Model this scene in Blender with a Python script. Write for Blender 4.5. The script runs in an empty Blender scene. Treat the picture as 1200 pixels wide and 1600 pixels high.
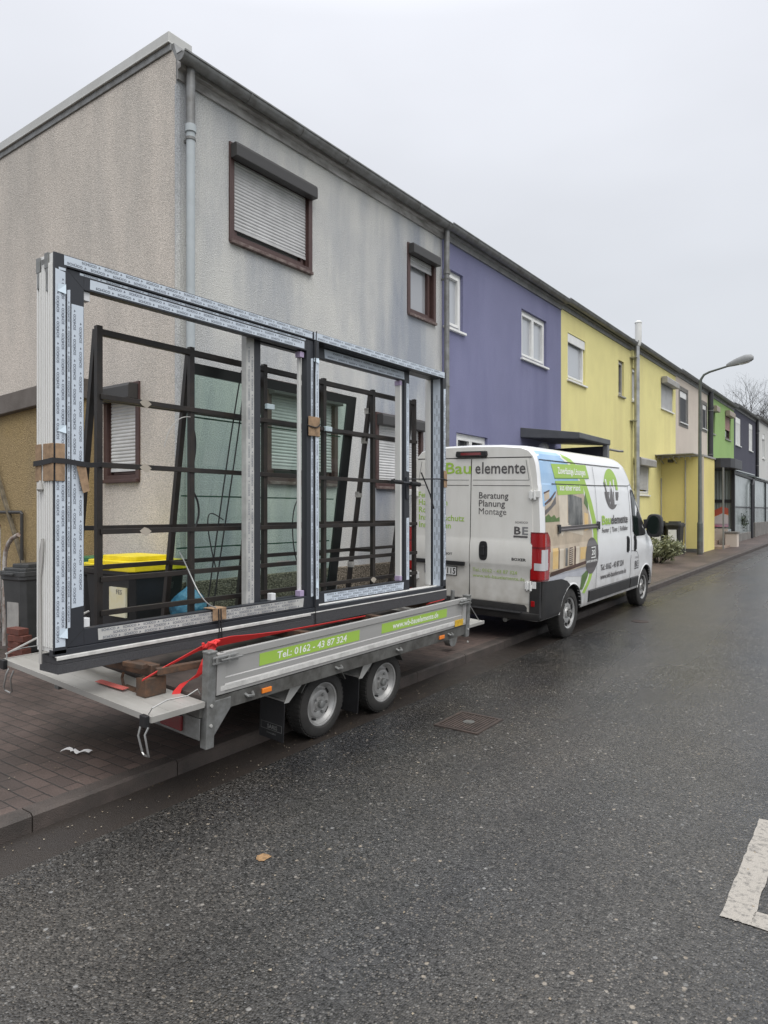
import bpy, bmesh, math, random
from mathutils import Vector, Matrix
sc = bpy.context.scene
R = math.radians
rnd = random.Random(7)

# ---------------------------------------------------------------- camera
S = 0.0164                                    # the street climbs 1.6 %
cam_d = bpy.data.cameras.new('camera'); cam = bpy.data.objects.new('camera', cam_d)
sc.collection.objects.link(cam); sc.camera = cam
cam.location = (0, 0, 1.87); cam.rotation_euler = (R(90), 0, R(36.357))
cam_d.sensor_fit = 'VERTICAL'; cam_d.sensor_height = 36; cam_d.lens = 1080 / 1600 * 36
cam_d.shift_y = -1 / 1600; cam_d.clip_start = .05; cam_d.clip_end = 1500

# ---------------------------------------------------------------- light
SUN_EL, SUN_AZ = 55, 118                      # azimuth clockwise from +Y (the way the street runs)
w = bpy.data.worlds.new('World'); sc.world = w; w.use_nodes = True
nt = w.node_tree; N = nt.nodes; L = nt.links
bg = N['Background']
sky = N.new('ShaderNodeTexSky'); sky.sky_type = 'NISHITA'; sky.sun_disc = False
sky.sun_elevation = R(SUN_EL); sky.sun_rotation = R(SUN_AZ); sky.air_density = 1; sky.dust_density = 3
hs = N.new('ShaderNodeHueSaturation'); hs.inputs['Saturation'].default_value = .25
L.new(sky.outputs[0], hs.inputs['Color'])
tc = N.new('ShaderNodeTexCoord'); sep = N.new('ShaderNodeSeparateXYZ'); L.new(tc.outputs['Generated'], sep.inputs[0])
cr = N.new('ShaderNodeValToRGB'); L.new(sep.outputs['Z'], cr.inputs[0])
e = cr.color_ramp.elements
e[0].position = 0; e[0].color = (5.5, 5.8, 6.1, 1)
e[1].position = .3; e[1].color = (5.9, 6.15, 6.6, 1)
x = e.new(.58); x.color = (7.4, 7.6, 8.2, 1)
x = e.new(.80); x.color = (15.5, 15.8, 16.4, 1)
x = e.new(1.0); x.color = (21, 21.2, 21.5, 1)
nz = N.new('ShaderNodeTexNoise'); nz.inputs['Scale'].default_value = 1.6; nz.inputs['Detail'].default_value = 4
mp = N.new('ShaderNodeMapping'); mp.inputs['Scale'].default_value = (1, 1, 2.5)
L.new(tc.outputs['Generated'], mp.inputs[0]); L.new(mp.outputs[0], nz.inputs['Vector'])
mr = N.new('ShaderNodeMapRange'); mr.inputs[1].default_value = .3; mr.inputs[2].default_value = .7
mr.inputs[3].default_value = .93; mr.inputs[4].default_value = 1.06; L.new(nz.outputs[0], mr.inputs[0])
ml = N.new('ShaderNodeMix'); ml.data_type = 'RGBA'; ml.blend_type = 'MULTIPLY'; ml.inputs[0].default_value = 1
L.new(cr.outputs[0], ml.inputs[6]); L.new(mr.outputs[0], ml.inputs[7])
mx = N.new('ShaderNodeMix'); mx.data_type = 'RGBA'; mx.inputs[0].default_value = .93    # cloud cover over the sky
L.new(hs.outputs[0], mx.inputs[6]); L.new(ml.outputs[2], mx.inputs[7])
L.new(mx.outputs[2], bg.inputs[0]); bg.inputs[1].default_value = .1

sl = bpy.data.lights.new('sun', 'SUN'); sl.energy = 1.5; sl.angle = R(55); sl.color = (1, .97, .93)
so = bpy.data.objects.new('sun', sl); sc.collection.objects.link(so)
sd = Vector((math.sin(R(SUN_AZ)) * math.cos(R(SUN_EL)), math.cos(R(SUN_AZ)) * math.cos(R(SUN_EL)), math.sin(R(SUN_EL))))
so.rotation_euler = sd.to_track_quat('Z', 'Y').to_euler(); so.location = (4, -4, 12)
sc.view_settings.view_transform = 'Standard'; sc.view_settings.look = 'None'
sc.view_settings.exposure = 0.29; sc.view_settings.gamma = 1

# ---------------------------------------------------------------- materials
def lin(c):
    return tuple(((v / 255 + .055) / 1.055) ** 2.4 if v > 10 else v / 255 / 12.92 for v in c)
MATS = {}
def mat(name, col, rough=.5, metal=0, var=0, vscale=4, vdet=5, bump=0, bscale=60, bdist=.01, stretch=(1, 1, 1),
        col2=None, spec=.5, coat=0, rvar=0, alpha=1):
    """principled material; col2 mixes in by noise of strength var"""
    m = bpy.data.materials.new(name); m.use_nodes = True; MATS[name] = m
    n, l = m.node_tree.nodes, m.node_tree.links
    b = n['Principled BSDF']; b.inputs['Base Color'].default_value = (*col, 1)
    b.inputs['Roughness'].default_value = rough; b.inputs['Metallic'].default_value = metal
    b.inputs['Specular IOR Level'].default_value = spec; b.inputs['Coat Weight'].default_value = coat
    b.inputs['Coat Roughness'].default_value = .08
    if var or bump or rvar:
        t = n.new('ShaderNodeTexCoord'); mpn = n.new('ShaderNodeMapping'); mpn.inputs['Scale'].default_value = stretch
        l.new(t.outputs['Object'], mpn.inputs[0])
    if var or rvar:
        z = n.new('ShaderNodeTexNoise'); z.inputs['Scale'].default_value = vscale; z.inputs['Detail'].default_value = vdet
        z.inputs['Roughness'].default_value = .62; l.new(mpn.outputs[0], z.inputs['Vector'])
        r = n.new('ShaderNodeMapRange'); r.inputs[1].default_value = .36; r.inputs[2].default_value = .66
        l.new(z.outputs[0], r.inputs[0])
    if var:
        r.inputs[4].default_value = min(1, var) if col2 else 1
        m2 = n.new('ShaderNodeMix'); m2.data_type = 'RGBA'; l.new(r.outputs[0], m2.inputs[0])
        c2 = col2 or tuple(v * (1 - var) for v in col)
        m2.inputs[6].default_value = (*col, 1); m2.inputs[7].default_value = (*c2, 1)
        l.new(m2.outputs[2], b.inputs['Base Color'])
    if rvar:
        r3 = n.new('ShaderNodeMapRange'); r3.inputs[1].default_value = .3; r3.inputs[2].default_value = .7
        r3.inputs[3].default_value = rough - rvar; r3.inputs[4].default_value = rough + rvar
        l.new(z.outputs[0], r3.inputs[0]); l.new(r3.outputs[0], b.inputs['Roughness'])
    if bump:
        z2 = n.new('ShaderNodeTexNoise'); z2.inputs['Scale'].default_value = bscale; z2.inputs['Detail'].default_value = 3
        l.new(mpn.outputs[0] if stretch != (1, 1, 1) and bscale < 30 else t.outputs['Object'], z2.inputs['Vector'])
        bp = n.new('ShaderNodeBump'); bp.inputs['Strength'].default_value = bump; bp.inputs['Distance'].default_value = bdist
        l.new(z2.outputs[0], bp.inputs['Height']); l.new(bp.outputs[0], b.inputs['Normal'])
    return m

def roughcast(name, col, stain, stain_amt=.6, grain=70, bstr=.8, fine=.35, streak=(.9, .9, .22), dark=None):
    """sprayed render: grain in colour and relief, rain stains that run down"""
    m = bpy.data.materials.new(name); m.use_nodes = True; MATS[name] = m
    n, l = m.node_tree.nodes, m.node_tree.links; b = n['Principled BSDF']; b.inputs['Roughness'].default_value = .9
    b.inputs['Specular IOR Level'].default_value = .2
    t = n.new('ShaderNodeTexCoord')
    mpn = n.new('ShaderNodeMapping'); mpn.inputs['Scale'].default_value = streak; l.new(t.outputs['Object'], mpn.inputs[0])
    def noise(scale, det, vec, ro=.6):
        z = n.new('ShaderNodeTexNoise'); z.inputs['Scale'].default_value = scale; z.inputs['Detail'].default_value = det
        z.inputs['Roughness'].default_value = ro; l.new(vec, z.inputs['Vector']); return z
    def rng(src, a, bb, c=0, d=1):
        r = n.new('ShaderNodeMapRange'); r.inputs[1].default_value = a; r.inputs[2].default_value = bb
        r.inputs[3].default_value = c; r.inputs[4].default_value = d; l.new(src, r.inputs[0]); return r.outputs[0]
    def mix(f, a, bb, mode='MIX'):
        x = n.new('ShaderNodeMix'); x.data_type = 'RGBA'; x.blend_type = mode
        if isinstance(f, float): x.inputs[0].default_value = f
        else: l.new(f, x.inputs[0])
        for s_, v in ((6, a), (7, bb)):
            if isinstance(v, tuple): x.inputs[s_].default_value = (*v, 1)
            else: l.new(v, x.inputs[s_])
        return x.outputs[2]
    s1 = noise(1.0, 6, mpn.outputs[0]); s2 = noise(.6, 4, t.outputs['Object'])
    c = mix(rng(s1.outputs[0], .44, .66, 0, stain_amt), col, stain)
    c = mix(rng(s2.outputs[0], .45, .7, 0, .5), c, dark or tuple(v * .8 for v in col))
    g = noise(grain, 2, t.outputs['Object'])
    gm = rng(g.outputs[0], .32, .68, 1 - fine, 1 + fine * .55)
    c = mix(1.0, c, gm, 'MULTIPLY')
    l.new(c, b.inputs['Base Color'])
    v = n.new('ShaderNodeTexVoronoi'); v.inputs['Scale'].default_value = grain * 1.1; l.new(t.outputs['Object'], v.inputs['Vector'])
    mt = n.new('ShaderNodeMath'); mt.operation = 'ADD'; l.new(g.outputs[0], mt.inputs[0]); l.new(v.outputs[0], mt.inputs[1])
    bp = n.new('ShaderNodeBump'); bp.inputs['Strength'].default_value = bstr; bp.inputs['Distance'].default_value = .012
    l.new(mt.outputs[0], bp.inputs['Height']); l.new(bp.outputs[0], b.inputs['Normal'])
    return m

def asphalt_mat(name, base, stone, brown):
    m = bpy.data.materials.new(name); m.use_nodes = True; MATS[name] = m
    n, l = m.node_tree.nodes, m.node_tree.links; b = n['Principled BSDF']
    t = n.new('ShaderNodeTexCoord')
    def vor(scale):
        v = n.new('ShaderNodeTexVoronoi'); v.inputs['Scale'].default_value = scale; l.new(t.outputs['Object'], v.inputs['Vector']); return v
    def noise(scale, det):
        z = n.new('ShaderNodeTexNoise'); z.inputs['Scale'].default_value = scale; z.inputs['Detail'].default_value = det
        l.new(t.outputs['Object'], z.inputs['Vector']); return z
    def rng(src, a, bb, c=0, d=1):
        r = n.new('ShaderNodeMapRange'); r.inputs[1].default_value = a; r.inputs[2].default_value = bb
        r.inputs[3].default_value = c; r.inputs[4].default_value = d; l.new(src, r.inputs[0]); return r.outputs[0]
    def mix(f, a, bb, mode='MIX'):
        x = n.new('ShaderNodeMix'); x.data_type = 'RGBA'; x.blend_type = mode
        if isinstance(f, float): x.inputs[0].default_value = f
        else: l.new(f, x.inputs[0])
        for s_, v in ((6, a), (7, bb)):
            if isinstance(v, tuple): x.inputs[s_].default_value = (*v, 1)
            else: l.new(v, x.inputs[s_])
        return x.outputs[2]
    mps = n.new('ShaderNodeMapping'); mps.inputs['Scale'].default_value = (1, .16, 1); l.new(t.outputs['Object'], mps.inputs[0])
    def noise_s(scale, det):
        z = n.new('ShaderNodeTexNoise'); z.inputs['Scale'].default_value = scale; z.inputs['Detail'].default_value = det
        l.new(mps.outputs[0], z.inputs['Vector']); return z
    big = noise(.5, 5); mid = noise(1.9, 5); trk = noise_s(.85, 4)
    c = mix(rng(big.outputs[0], .40, .62), base, brown)
    c = mix(rng(mid.outputs[0], .38, .68, 0, .55), c, tuple(v * .5 for v in base))
    c = mix(rng(trk.outputs[0], .42, .62, 0, .5), c, tuple(v * 1.35 for v in brown))
    v1 = vor(104); v2 = vor(64); v3 = vor(42)
    sx = n.new('ShaderNodeSeparateColor'); l.new(v1.outputs['Color'], sx.inputs[0])
    c = mix(1.0, c, rng(sx.outputs[0], 0, 1, .25, 1.9), 'MULTIPLY')
    worn = rng(mid.outputs[0], .35, .7, 1.0, .55)
    def grains(v, lo, hi, amt, col, c):
        q = n.new('ShaderNodeSeparateColor'); l.new(v.outputs['Color'], q.inputs[0])
        f = n.new('ShaderNodeMath'); f.operation = 'MULTIPLY'; l.new(rng(q.outputs[1], lo, hi), f.inputs[0]); l.new(rng(v.outputs['Distance'], .52, .30), f.inputs[1])
        f2 = n.new('ShaderNodeMath'); f2.operation = 'MULTIPLY'; l.new(f.outputs[0], f2.inputs[0]); f2.inputs[1].default_value = amt
        f3 = n.new('ShaderNodeMath'); f3.operation = 'MULTIPLY'; l.new(f2.outputs[0], f3.inputs[0]); l.new(worn, f3.inputs[1])
        tint = mix(q.outputs[2], col, tuple(x_ * y_ for x_, y_ in zip(col, (1.25, 1.02, .78))))
        return mix(f3.outputs[0], c, tint)
    c = grains(v1, .68, .95, .52, stone, c)
    c = grains(v2, .84, .96, .55, stone, c)
    c = grains(v3, .972, .99, .75, tuple(min(1, v * 1.25) for v in stone), c)
    l.new(c, b.inputs['Base Color'])
    l.new(rng(trk.outputs[0], .38, .62, .13, .36), b.inputs['Roughness'])
    b.inputs['Specular IOR Level'].default_value = .5
    bp = n.new('ShaderNodeBump'); bp.inputs['Strength'].default_value = .45; bp.inputs['Distance'].default_value = .006; bp.invert = True
    l.new(v1.outputs['Distance'], bp.inputs['Height']); l.new(bp.outputs[0], b.inputs['Normal'])
    return m

def brick_mat(name, c1, c2, mortar, bw=.2, bh=.1, rough=.55, ms=.006, rot=0):
    m = bpy.data.materials.new(name); m.use_nodes = True; MATS[name] = m
    n, l = m.node_tree.nodes, m.node_tree.links; b = n['Principled BSDF']
    t = n.new('ShaderNodeTexCoord'); mpn = n.new('ShaderNodeMapping'); l.new(t.outputs['Object'], mpn.inputs[0])
    mpn.inputs['Rotation'].default_value = (0, 0, rot)
    dz = n.new('ShaderNodeTexNoise'); dz.inputs['Scale'].default_value = 3; l.new(t.outputs['Object'], dz.inputs['Vector'])
    va = n.new('ShaderNodeVectorMath'); va.operation = 'MULTIPLY_ADD'; va.inputs[1].default_value = (.02, .02, 0)
    l.new(dz.outputs['Color'], va.inputs[0]); l.new(mpn.outputs[0], va.inputs[2])
    br = n.new('ShaderNodeTexBrick'); l.new(va.outputs[0], br.inputs['Vector'])
    br.inputs['Scale'].default_value = 1; br.inputs['Brick Width'].default_value = bw; br.inputs['Row Height'].default_value = bh
    br.inputs['Mortar Size'].default_value = ms; br.inputs['Mortar Smooth'].default_value = .4
    br.inputs['Color1'].default_value = (*c1, 1); br.inputs['Color2'].default_value = (*c2, 1); br.inputs['Mortar'].default_value = (*mortar, 1)
    z = n.new('ShaderNodeTexNoise'); z.inputs['Scale'].default_value = 1.1; z.inputs['Detail'].default_value = 6; l.new(t.outputs['Object'], z.inputs['Vector'])
    r = n.new('ShaderNodeMapRange'); r.inputs[1].default_value = .35; r.inputs[2].default_value = .68; r.inputs[3].default_value = .55; r.inputs[4].default_value = 1.3
    l.new(z.outputs[0], r.inputs[0])
    z3 = n.new('ShaderNodeTexNoise'); z3.inputs['Scale'].default_value = 130; l.new(t.outputs['Object'], z3.inputs['Vector'])
    r2 = n.new('ShaderNodeMapRange'); r2.inputs[1].default_value = .3; r2.inputs[2].default_value = .7; r2.inputs[3].default_value = .7; r2.inputs[4].default_value = 1.3
    l.new(z3.outputs[0], r2.inputs[0])
    mm = n.new('ShaderNodeMath'); mm.operation = 'MULTIPLY'; l.new(r.outputs[0], mm.inputs[0]); l.new(r2.outputs[0], mm.inputs[1])
    mxx = n.new('ShaderNodeMix'); mxx.data_type = 'RGBA'; mxx.blend_type = 'MULTIPLY'; mxx.inputs[0].default_value = 1
    l.new(br.outputs['Color'], mxx.inputs[6]); l.new(mm.outputs[0], mxx.inputs[7]); l.new(mxx.outputs[2], b.inputs['Base Color'])
    b.inputs['Roughness'].default_value = rough
    ad = n.new('ShaderNodeMath'); ad.operation = 'MULTIPLY_ADD'; ad.inputs[1].default_value = .25
    l.new(z3.outputs[0], ad.inputs[0]); 
    iv = n.new('ShaderNodeMath'); iv.operation = 'SUBTRACT'; iv.inputs[0].default_value = 1; l.new(br.outputs['Fac'], iv.inputs[1]); l.new(iv.outputs[0], ad.inputs[2])
    bp = n.new('ShaderNodeBump'); bp.inputs['Strength'].default_value = .6; bp.inputs['Distance'].default_value = .008
    l.new(ad.outputs[0], bp.inputs['Height']); l.new(bp.outputs[0], b.inputs['Normal'])
    return m

def glass_mat(name, tint, refl=.12):
    """thin sheet: tinted see-through with a mirror part that grows at grazing angles"""
    m = bpy.data.materials.new(name); m.use_nodes = True; MATS[name] = m
    n, l = m.node_tree.nodes, m.node_tree.links; n.remove(n['Principled BSDF'])
    tr = n.new('ShaderNodeBsdfTransparent'); tr.inputs[0].default_value = (*tint, 1)
    gl = n.new('ShaderNodeBsdfGlossy'); gl.inputs['Roughness'].default_value = .02
    fr = n.new('ShaderNodeLayerWeight'); pw = n.new('ShaderNodeMath'); pw.operation = 'POWER'; pw.inputs[1].default_value = 5; l.new(fr.outputs['Facing'], pw.inputs[0])
    ma = n.new('ShaderNodeMath'); ma.operation = 'MULTIPLY_ADD'; ma.inputs[1].default_value = .8; ma.inputs[2].default_value = refl; l.new(pw.outputs[0], ma.inputs[0])
    mi = n.new('ShaderNodeMixShader'); l.new(ma.outputs[0], mi.inputs[0]); l.new(tr.outputs[0], mi.inputs[1]); l.new(gl.outputs[0], mi.inputs[2])
    l.new(mi.outputs[0], n['Material Output'].inputs[0]); return m

gable_m = roughcast('beige_roughcast', (.685, .625, .56), (.48, .455, .42), .85, 95, .55, .42)
facade_m = roughcast('grey_roughcast', (.64, .635, .605), (.33, .355, .40), 1.0, 95, .55, .42, (.8, .8, .16), (.42, .43, .45))
blue_m = roughcast('violet_render', (.225, .23, .36), (.175, .18, .295), .75, 95, .45, .24)
yellow_m = roughcast('yellow_render', (.84, .765, .35), (.72, .64, .30), .7, 95, .45, .20)
yellow2_m = roughcast('yellow_porch_render', (.78, .675, .28), (.69, .59, .24), .4, 120, .3, .10)
beige_m = roughcast('pinkish_beige_render', (.62, .55, .48), (.53, .465, .41), .4, 120, .3, .12)
green_m = roughcast('green_render', (.31, .46, .18), (.26, .40, .16), .5, 120, .3, .12)
slate_m = roughcast('dark_grey_render', (.085, .085, .11), (.07, .07, .09), .4, 120, .3, .12)
pale_m = roughcast('pale_grey_render', (.60, .60, .58), (.48, .48, .47), .4, 120, .3, .12)
ochre_m = roughcast('ochre_render', (.36, .27, .145), (.25, .205, .135), .8, 70, .6, .3, (1, 1, .5), (.42, .30, .10))
pebble_m = roughcast('pebble_dash', (.22, .19, .15), (.11, .10, .085), .5, 45, 1.0, .75)
concrete_m = mat('concrete', (.20, .19, .175), .85, var=.6, vscale=2.5, col2=(.10, .095, .09), bump=.4, bscale=90)
kerb_m = mat('kerb_stone', (.078, .062, .054), .6, var=.9, vscale=5, col2=(.040, .034, .030), bump=.6, bscale=140)
gutter_m = mat('gutter_stone', (.040, .033, .028), .42, var=.7, vscale=2.2, col2=(.026, .022, .02), bump=.5, bscale=130, rvar=.12)
road_m = asphalt_mat('wet_asphalt', (.033, .034, .036), (.24, .245, .245), (.036, .033, .029))
paver_m = brick_mat('brown_pavers', (.118, .085, .073), (.080, .060, .053), (.034, .029, .026), .205, .105)
zinc_m = mat('weathered_zinc', (.23, .235, .235), .5, .35, var=.8, vscale=7, col2=(.13, .125, .115))
zinc_lt_m = mat('pale_sheet_metal', (.50, .50, .48), .45, .3, var=.5, vscale=3, col2=(.40, .39, .36))
drip_m = mat('painted_pipe', (.42, .46, .48), .55, var=.5, vscale=6, col2=(.32, .35, .36))
wood_m = mat('peeling_fascia', (.20, .19, .18), .8, var=1, vscale=9, col2=(.42, .41, .40), bump=.5, bscale=40, stretch=(1, .3, 1))
fascia_m = mat('grey_fascia', (.25, .25, .25), .6, var=.4, vscale=3)
brownfr_m = mat('brown_window_frame', (.060, .030, .027), .5, var=.5, vscale=12, col2=(.095, .055, .048))
sill_br_m = mat('flaking_sill', (.085, .050, .045), .7, var=1, vscale=16, col2=(.20, .16, .145))
box_m = mat('dark_shutter_box', (.040, .038, .037), .45)
white_m = mat('white_plastic', (.78, .78, .76), .35, var=.12, vscale=4)
boxgrey_m = mat('grey_shutter_box', (.36, .35, .33), .5, var=.3, vscale=4)
slat_m = mat('shutter_slat', (.52, .52, .52), .4, var=.2, vscale=3)
slatw_m = mat('pale_shutter_slat', (.66, .66, .65), .45, var=.2, vscale=3)
slat_dk_m = mat('charcoal_shutter_slat', (.05, .052, .058), .5)
slat_pk_m = mat('pinkish_shutter_slat', (.36, .20, .17), .5)
pane_m = mat('window_pane', (.03, .032, .035), .04, spec=.8)
curtain_sky_m = mat('curtain_and_sky_pane', (.33, .34, .36), .08, spec=.8, var=.3, vscale=1.5, col2=(.25, .26, .28), coat=.6)  # curtains and reflected white sky both put into the grey base colour
sky_pane_m = mat('pale_pane', (.40, .42, .45), .1, spec=.8, coat=.6)  # reflection of the white sky put into the pale base colour
van_m = mat('white_van_paint', (.80, .81, .82), .28, coat=.5, var=.25, vscale=3, col2=(.66, .66, .65))
vandirty_m = mat('dusty_white_paint', (.72, .71, .675), .4, coat=.2, var=.6, vscale=3, col2=(.62, .605, .56), stretch=(1.5, 1, .5))
black_pl_m = mat('black_plastic', (.020, .020, .022), .5, var=.4, vscale=8, bump=.15, bscale=250, bdist=.002)
clad_m = mat('dusty_black_plastic', (.018, .018, .019), .5, var=.7, vscale=5, col2=(.033, .031, .029))
seam_m = mat('panel_gap', (.015, .015, .016), .6)
carglass_m = mat('dark_car_glass', (.012, .018, .016), .08, spec=.25)
def road_spray(m, z0, z1, col, amt):
    """dried road dirt that clings to the lower part of a vehicle"""
    n, l = m.node_tree.nodes, m.node_tree.links; b = n['Principled BSDF']
    t = n.new('ShaderNodeTexCoord'); s_ = n.new('ShaderNodeSeparateXYZ'); l.new(t.outputs['Object'], s_.inputs[0])
    z = n.new('ShaderNodeTexNoise'); z.inputs['Scale'].default_value = 5; z.inputs['Detail'].default_value = 6; l.new(t.outputs['Object'], z.inputs['Vector'])
    r = n.new('ShaderNodeMapRange'); r.inputs[1].default_value = z1; r.inputs[2].default_value = z0; r.inputs[3].default_value = 0; r.inputs[4].default_value = 1; l.new(s_.outputs['Z'], r.inputs[0])
    r2 = n.new('ShaderNodeMapRange'); r2.inputs[1].default_value = .3; r2.inputs[2].default_value = .68; r2.inputs[3].default_value = .1; r2.inputs[4].default_value = amt; l.new(z.outputs[0], r2.inputs[0])
    mm = n.new('ShaderNodeMath'); mm.operation = 'MULTIPLY'; l.new(r.outputs[0], mm.inputs[0]); l.new(r2.outputs[0], mm.inputs[1])
    x_ = n.new('ShaderNodeMix'); x_.data_type = 'RGBA'; l.new(mm.outputs[0], x_.inputs[0])
    l.new(b.inputs['Base Color'].links[0].from_socket, x_.inputs[6]); x_.inputs[7].default_value = (*col, 1); l.new(x_.outputs[2], b.inputs['Base Color'])
road_spray(van_m, .35, 1.05, (.33, .30, .26), .8); road_spray(vandirty_m, .55, 1.2, (.36, .33, .28), .75)
tyre_m = mat('tyre_rubber', (.022, .021, .020), .8, var=.8, vscale=6, col2=(.042, .040, .037), bump=.2, bscale=80)
rim_m = mat('silver_rim', (.52, .52, .51), .38, .55, var=.6, vscale=9, col2=(.30, .29, .28))
hub_m = mat('dark_rim_hole', (.01, .01, .01), .7)
red_m = mat('red_lens', (.33, .008, .010), .12, coat=1)
dred_m = mat('dark_red_lens', (.17, .006, .009), .15, coat=1)
clear_m = mat('clear_lens', (.55, .55, .56), .12, coat=1)
orange_m = mat('orange_reflector', (.80, .22, .02), .25, coat=.6)
ylabel_m = mat('yellow_plate', (.75, .47, .04), .45, var=.4, vscale=30)
green_gr_m = mat('lime_green_vinyl', (.34, .53, .085), .4)
greent_m = mat('lime_lettering', (.34, .54, .07), .45)
greent2_m = mat('faded_lime_lettering', (.36, .46, .16), .5)
greyt_m = mat('anthracite_lettering', (.095, .088, .09), .45)
whitet_m = mat('white_lettering', (.82, .83, .80), .45)
plate_m = mat('number_plate_white', (.75, .75, .73), .4)
euro_m = mat('number_plate_blue', (.01, .06, .35), .4)
blackt_m = mat('black_lettering', (.015, .015, .016), .45)
skyv_m = mat('sky_blue_vinyl', (.27, .47, .72), .35, var=.7, vscale=1.3, col2=(.46, .62, .80))
creamv_m = mat('cream_vinyl', (.58, .48, .36), .35, var=.3, vscale=3)
cream2_m = mat('light_cream_vinyl', (.70, .62, .50), .35, var=.2, vscale=3)
brownv_m = mat('brown_vinyl', (.10, .05, .035), .35, var=.4, vscale=5)
taupev_m = mat('taupe_vinyl', (.12, .11, .11), .35)
glassv_m = mat('dark_window_vinyl', (.045, .048, .05), .3, var=1, vscale=9, col2=(.20, .20, .19), stretch=(1, 1, .4))
warmv_m = mat('warm_window_vinyl', (.70, .46, .16), .35, var=.6, vscale=6, col2=(.75, .60, .36))
hedgev_m = mat('hedge_vinyl', (.07, .13, .03), .4, var=.8, vscale=14, col2=(.13, .22, .06))
shade_v_m = mat('grey_vinyl', (.40, .41, .45), .35, var=.6, vscale=3, col2=(.55, .56, .60))
silver_v_m = mat('silver_vinyl', (.22, .22, .225), .4)
alu_m = mat('trailer_aluminium', (.46, .455, .44), .5, .4, var=.35, vscale=5, col2=(.39, .38, .365), stretch=(1, .3, 3))
alu_lt_m = mat('bright_aluminium_edge', (.74, .73, .70), .42, .2, var=.3, vscale=9)
galv_m = mat('galvanised_steel', (.27, .275, .27), .55, .5, var=.9, vscale=14, col2=(.16, .16, .15))
galv_dk_m = mat('dirty_galvanised_steel', (.16, .16, .15), .6, .4, var=.9, vscale=8, col2=(.07, .066, .06))
gate_m = mat('weathered_gate_board', (.42, .41, .385), .5, .25, var=.6, vscale=4, col2=(.30, .29, .265), stretch=(.4, 2, 1))
deck_m = mat('deck_plywood', (.045, .036, .032), .6, var=.9, vscale=5, col2=(.10, .075, .065))
anth_m = mat('anthracite_profile', (.030, .033, .040), .42, var=.15, vscale=3)
pvc_m = mat('white_profile', (.74, .74, .72), .4, var=.3, vscale=3, col2=(.52, .51, .48), stretch=(1, 1, .3))
tape_m = mat('pale_blue_tape', (.55, .615, .69), .35, var=.3, vscale=5, col2=(.60, .655, .71), bump=.25, bscale=25, bdist=.003)
tapew_m = mat('white_tape', (.55, .55, .53), .4, var=.3, vscale=5, bump=.2, bscale=25, bdist=.003)
tapet_m = mat('tape_print', (.14, .155, .19), .5)
foam_m = mat('black_foam_sill', (.045, .045, .049), .85, var=1, vscale=160, col2=(.075, .075, .08), bump=.6, bscale=180)
rack_m = mat('painted_steel_rack', (.014, .012, .011), .5, var=.9, vscale=9, col2=(.030, .022, .017))
rust_m = mat('rusty_steel', (.055, .038, .028), .7, var=1, vscale=14, col2=(.12, .062, .034), bump=.3, bscale=70)
card_m = mat('corrugated_cardboard', (.36, .24, .145), .85, var=.4, vscale=20)
redstrap_m = mat('red_webbing', (.72, .035, .035), .6, var=.3, vscale=14, col2=(.60, .05, .045), bump=.3, bscale=300, bdist=.002)
blackstrap_m = mat('black_webbing', (.018, .018, .02), .6)
lilac_m = mat('lilac_block', (.42, .34, .50), .5)
whiteb_m = mat('white_block', (.70, .71, .72), .5)
foamhandle_m = mat('black_foam_wrap', (.015, .015, .016), .85)
wire_m = mat('steel_wire', (.40, .40, .39), .35, .8)
rope_m = mat('grey_cord', (.42, .41, .39), .8)
gglass_m = glass_mat('green_tinted_glass', (.68, .84, .76), .10)
gedge_m = mat('glass_edge_band', (.010, .012, .012), .3)
greenline_m = mat('glass_green_line', (.02, .09, .06), .2)
binblk_m = mat('black_bin_plastic', (.018, .018, .019), .5, var=.3, vscale=5)
bingrey_m = mat('grey_bin_plastic', (.055, .057, .058), .5, var=.3, vscale=5)
binyel_m = mat('yellow_bin_lid', (.80, .64, .015), .4, var=.25, vscale=5)
bingrn_m = mat('green_bin_lid', (.03, .13, .05), .45)
paper_m = mat('paper_label', (.66, .63, .50), .6, var=.5, vscale=8, col2=(.62, .52, .2))
bag_m = mat('blue_plastic_bag', (.035, .15, .28), .35, var=.7, vscale=9, col2=(.10, .25, .38), bump=.6, bscale=14, bdist=.03)
brick_m = mat('red_brick', (.15, .05, .035), .85, var=.7, vscale=14, col2=(.08, .035, .028), bump=.4, bscale=80)
rail_m = mat('rusty_white_paint', (.52, .51, .49), .55, var=1, vscale=11, col2=(.15, .07, .035), stretch=(1, 1, .6))
pole_m = mat('grey_green_lamp_paint', (.12, .135, .125), .5, var=.4, vscale=3)
lamphead_m = mat('grey_lamp_housing', (.20, .205, .21), .45)
lampglass_m = mat('lamp_bowl', (.55, .56, .56), .2)
steelpipe_m = mat('stainless_flue', (.55, .55, .54), .3, .85, var=.4, vscale=3)
iron_m = mat('cast_iron', (.050, .040, .036), .5, .3, var=.8, vscale=12, col2=(.085, .060, .050))
paint_m = mat('worn_road_paint', (.34, .315, .28), .7, var=1, vscale=34, col2=(.10, .095, .09), bump=.5, bscale=120)
for q_ in paint_m.node_tree.nodes:
    if q_.type == 'MAP_RANGE': q_.inputs[1].default_value = .50; q_.inputs[2].default_value = .74
bark_m = mat('bare_bark', (.055, .048, .045), .9, var=.5, vscale=20)
leaf_m = mat('variegated_leaf', (.07, .095, .04), .5, var=1, vscale=30, col2=(.34, .34, .20))
leafd_m = mat('dark_leaf', (.025, .042, .022), .45, var=1, vscale=30, col2=(.05, .07, .035))
canopy_m = mat('grey_canopy_sheet', (.105, .11, .115), .5, var=.3, vscale=2)
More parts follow.
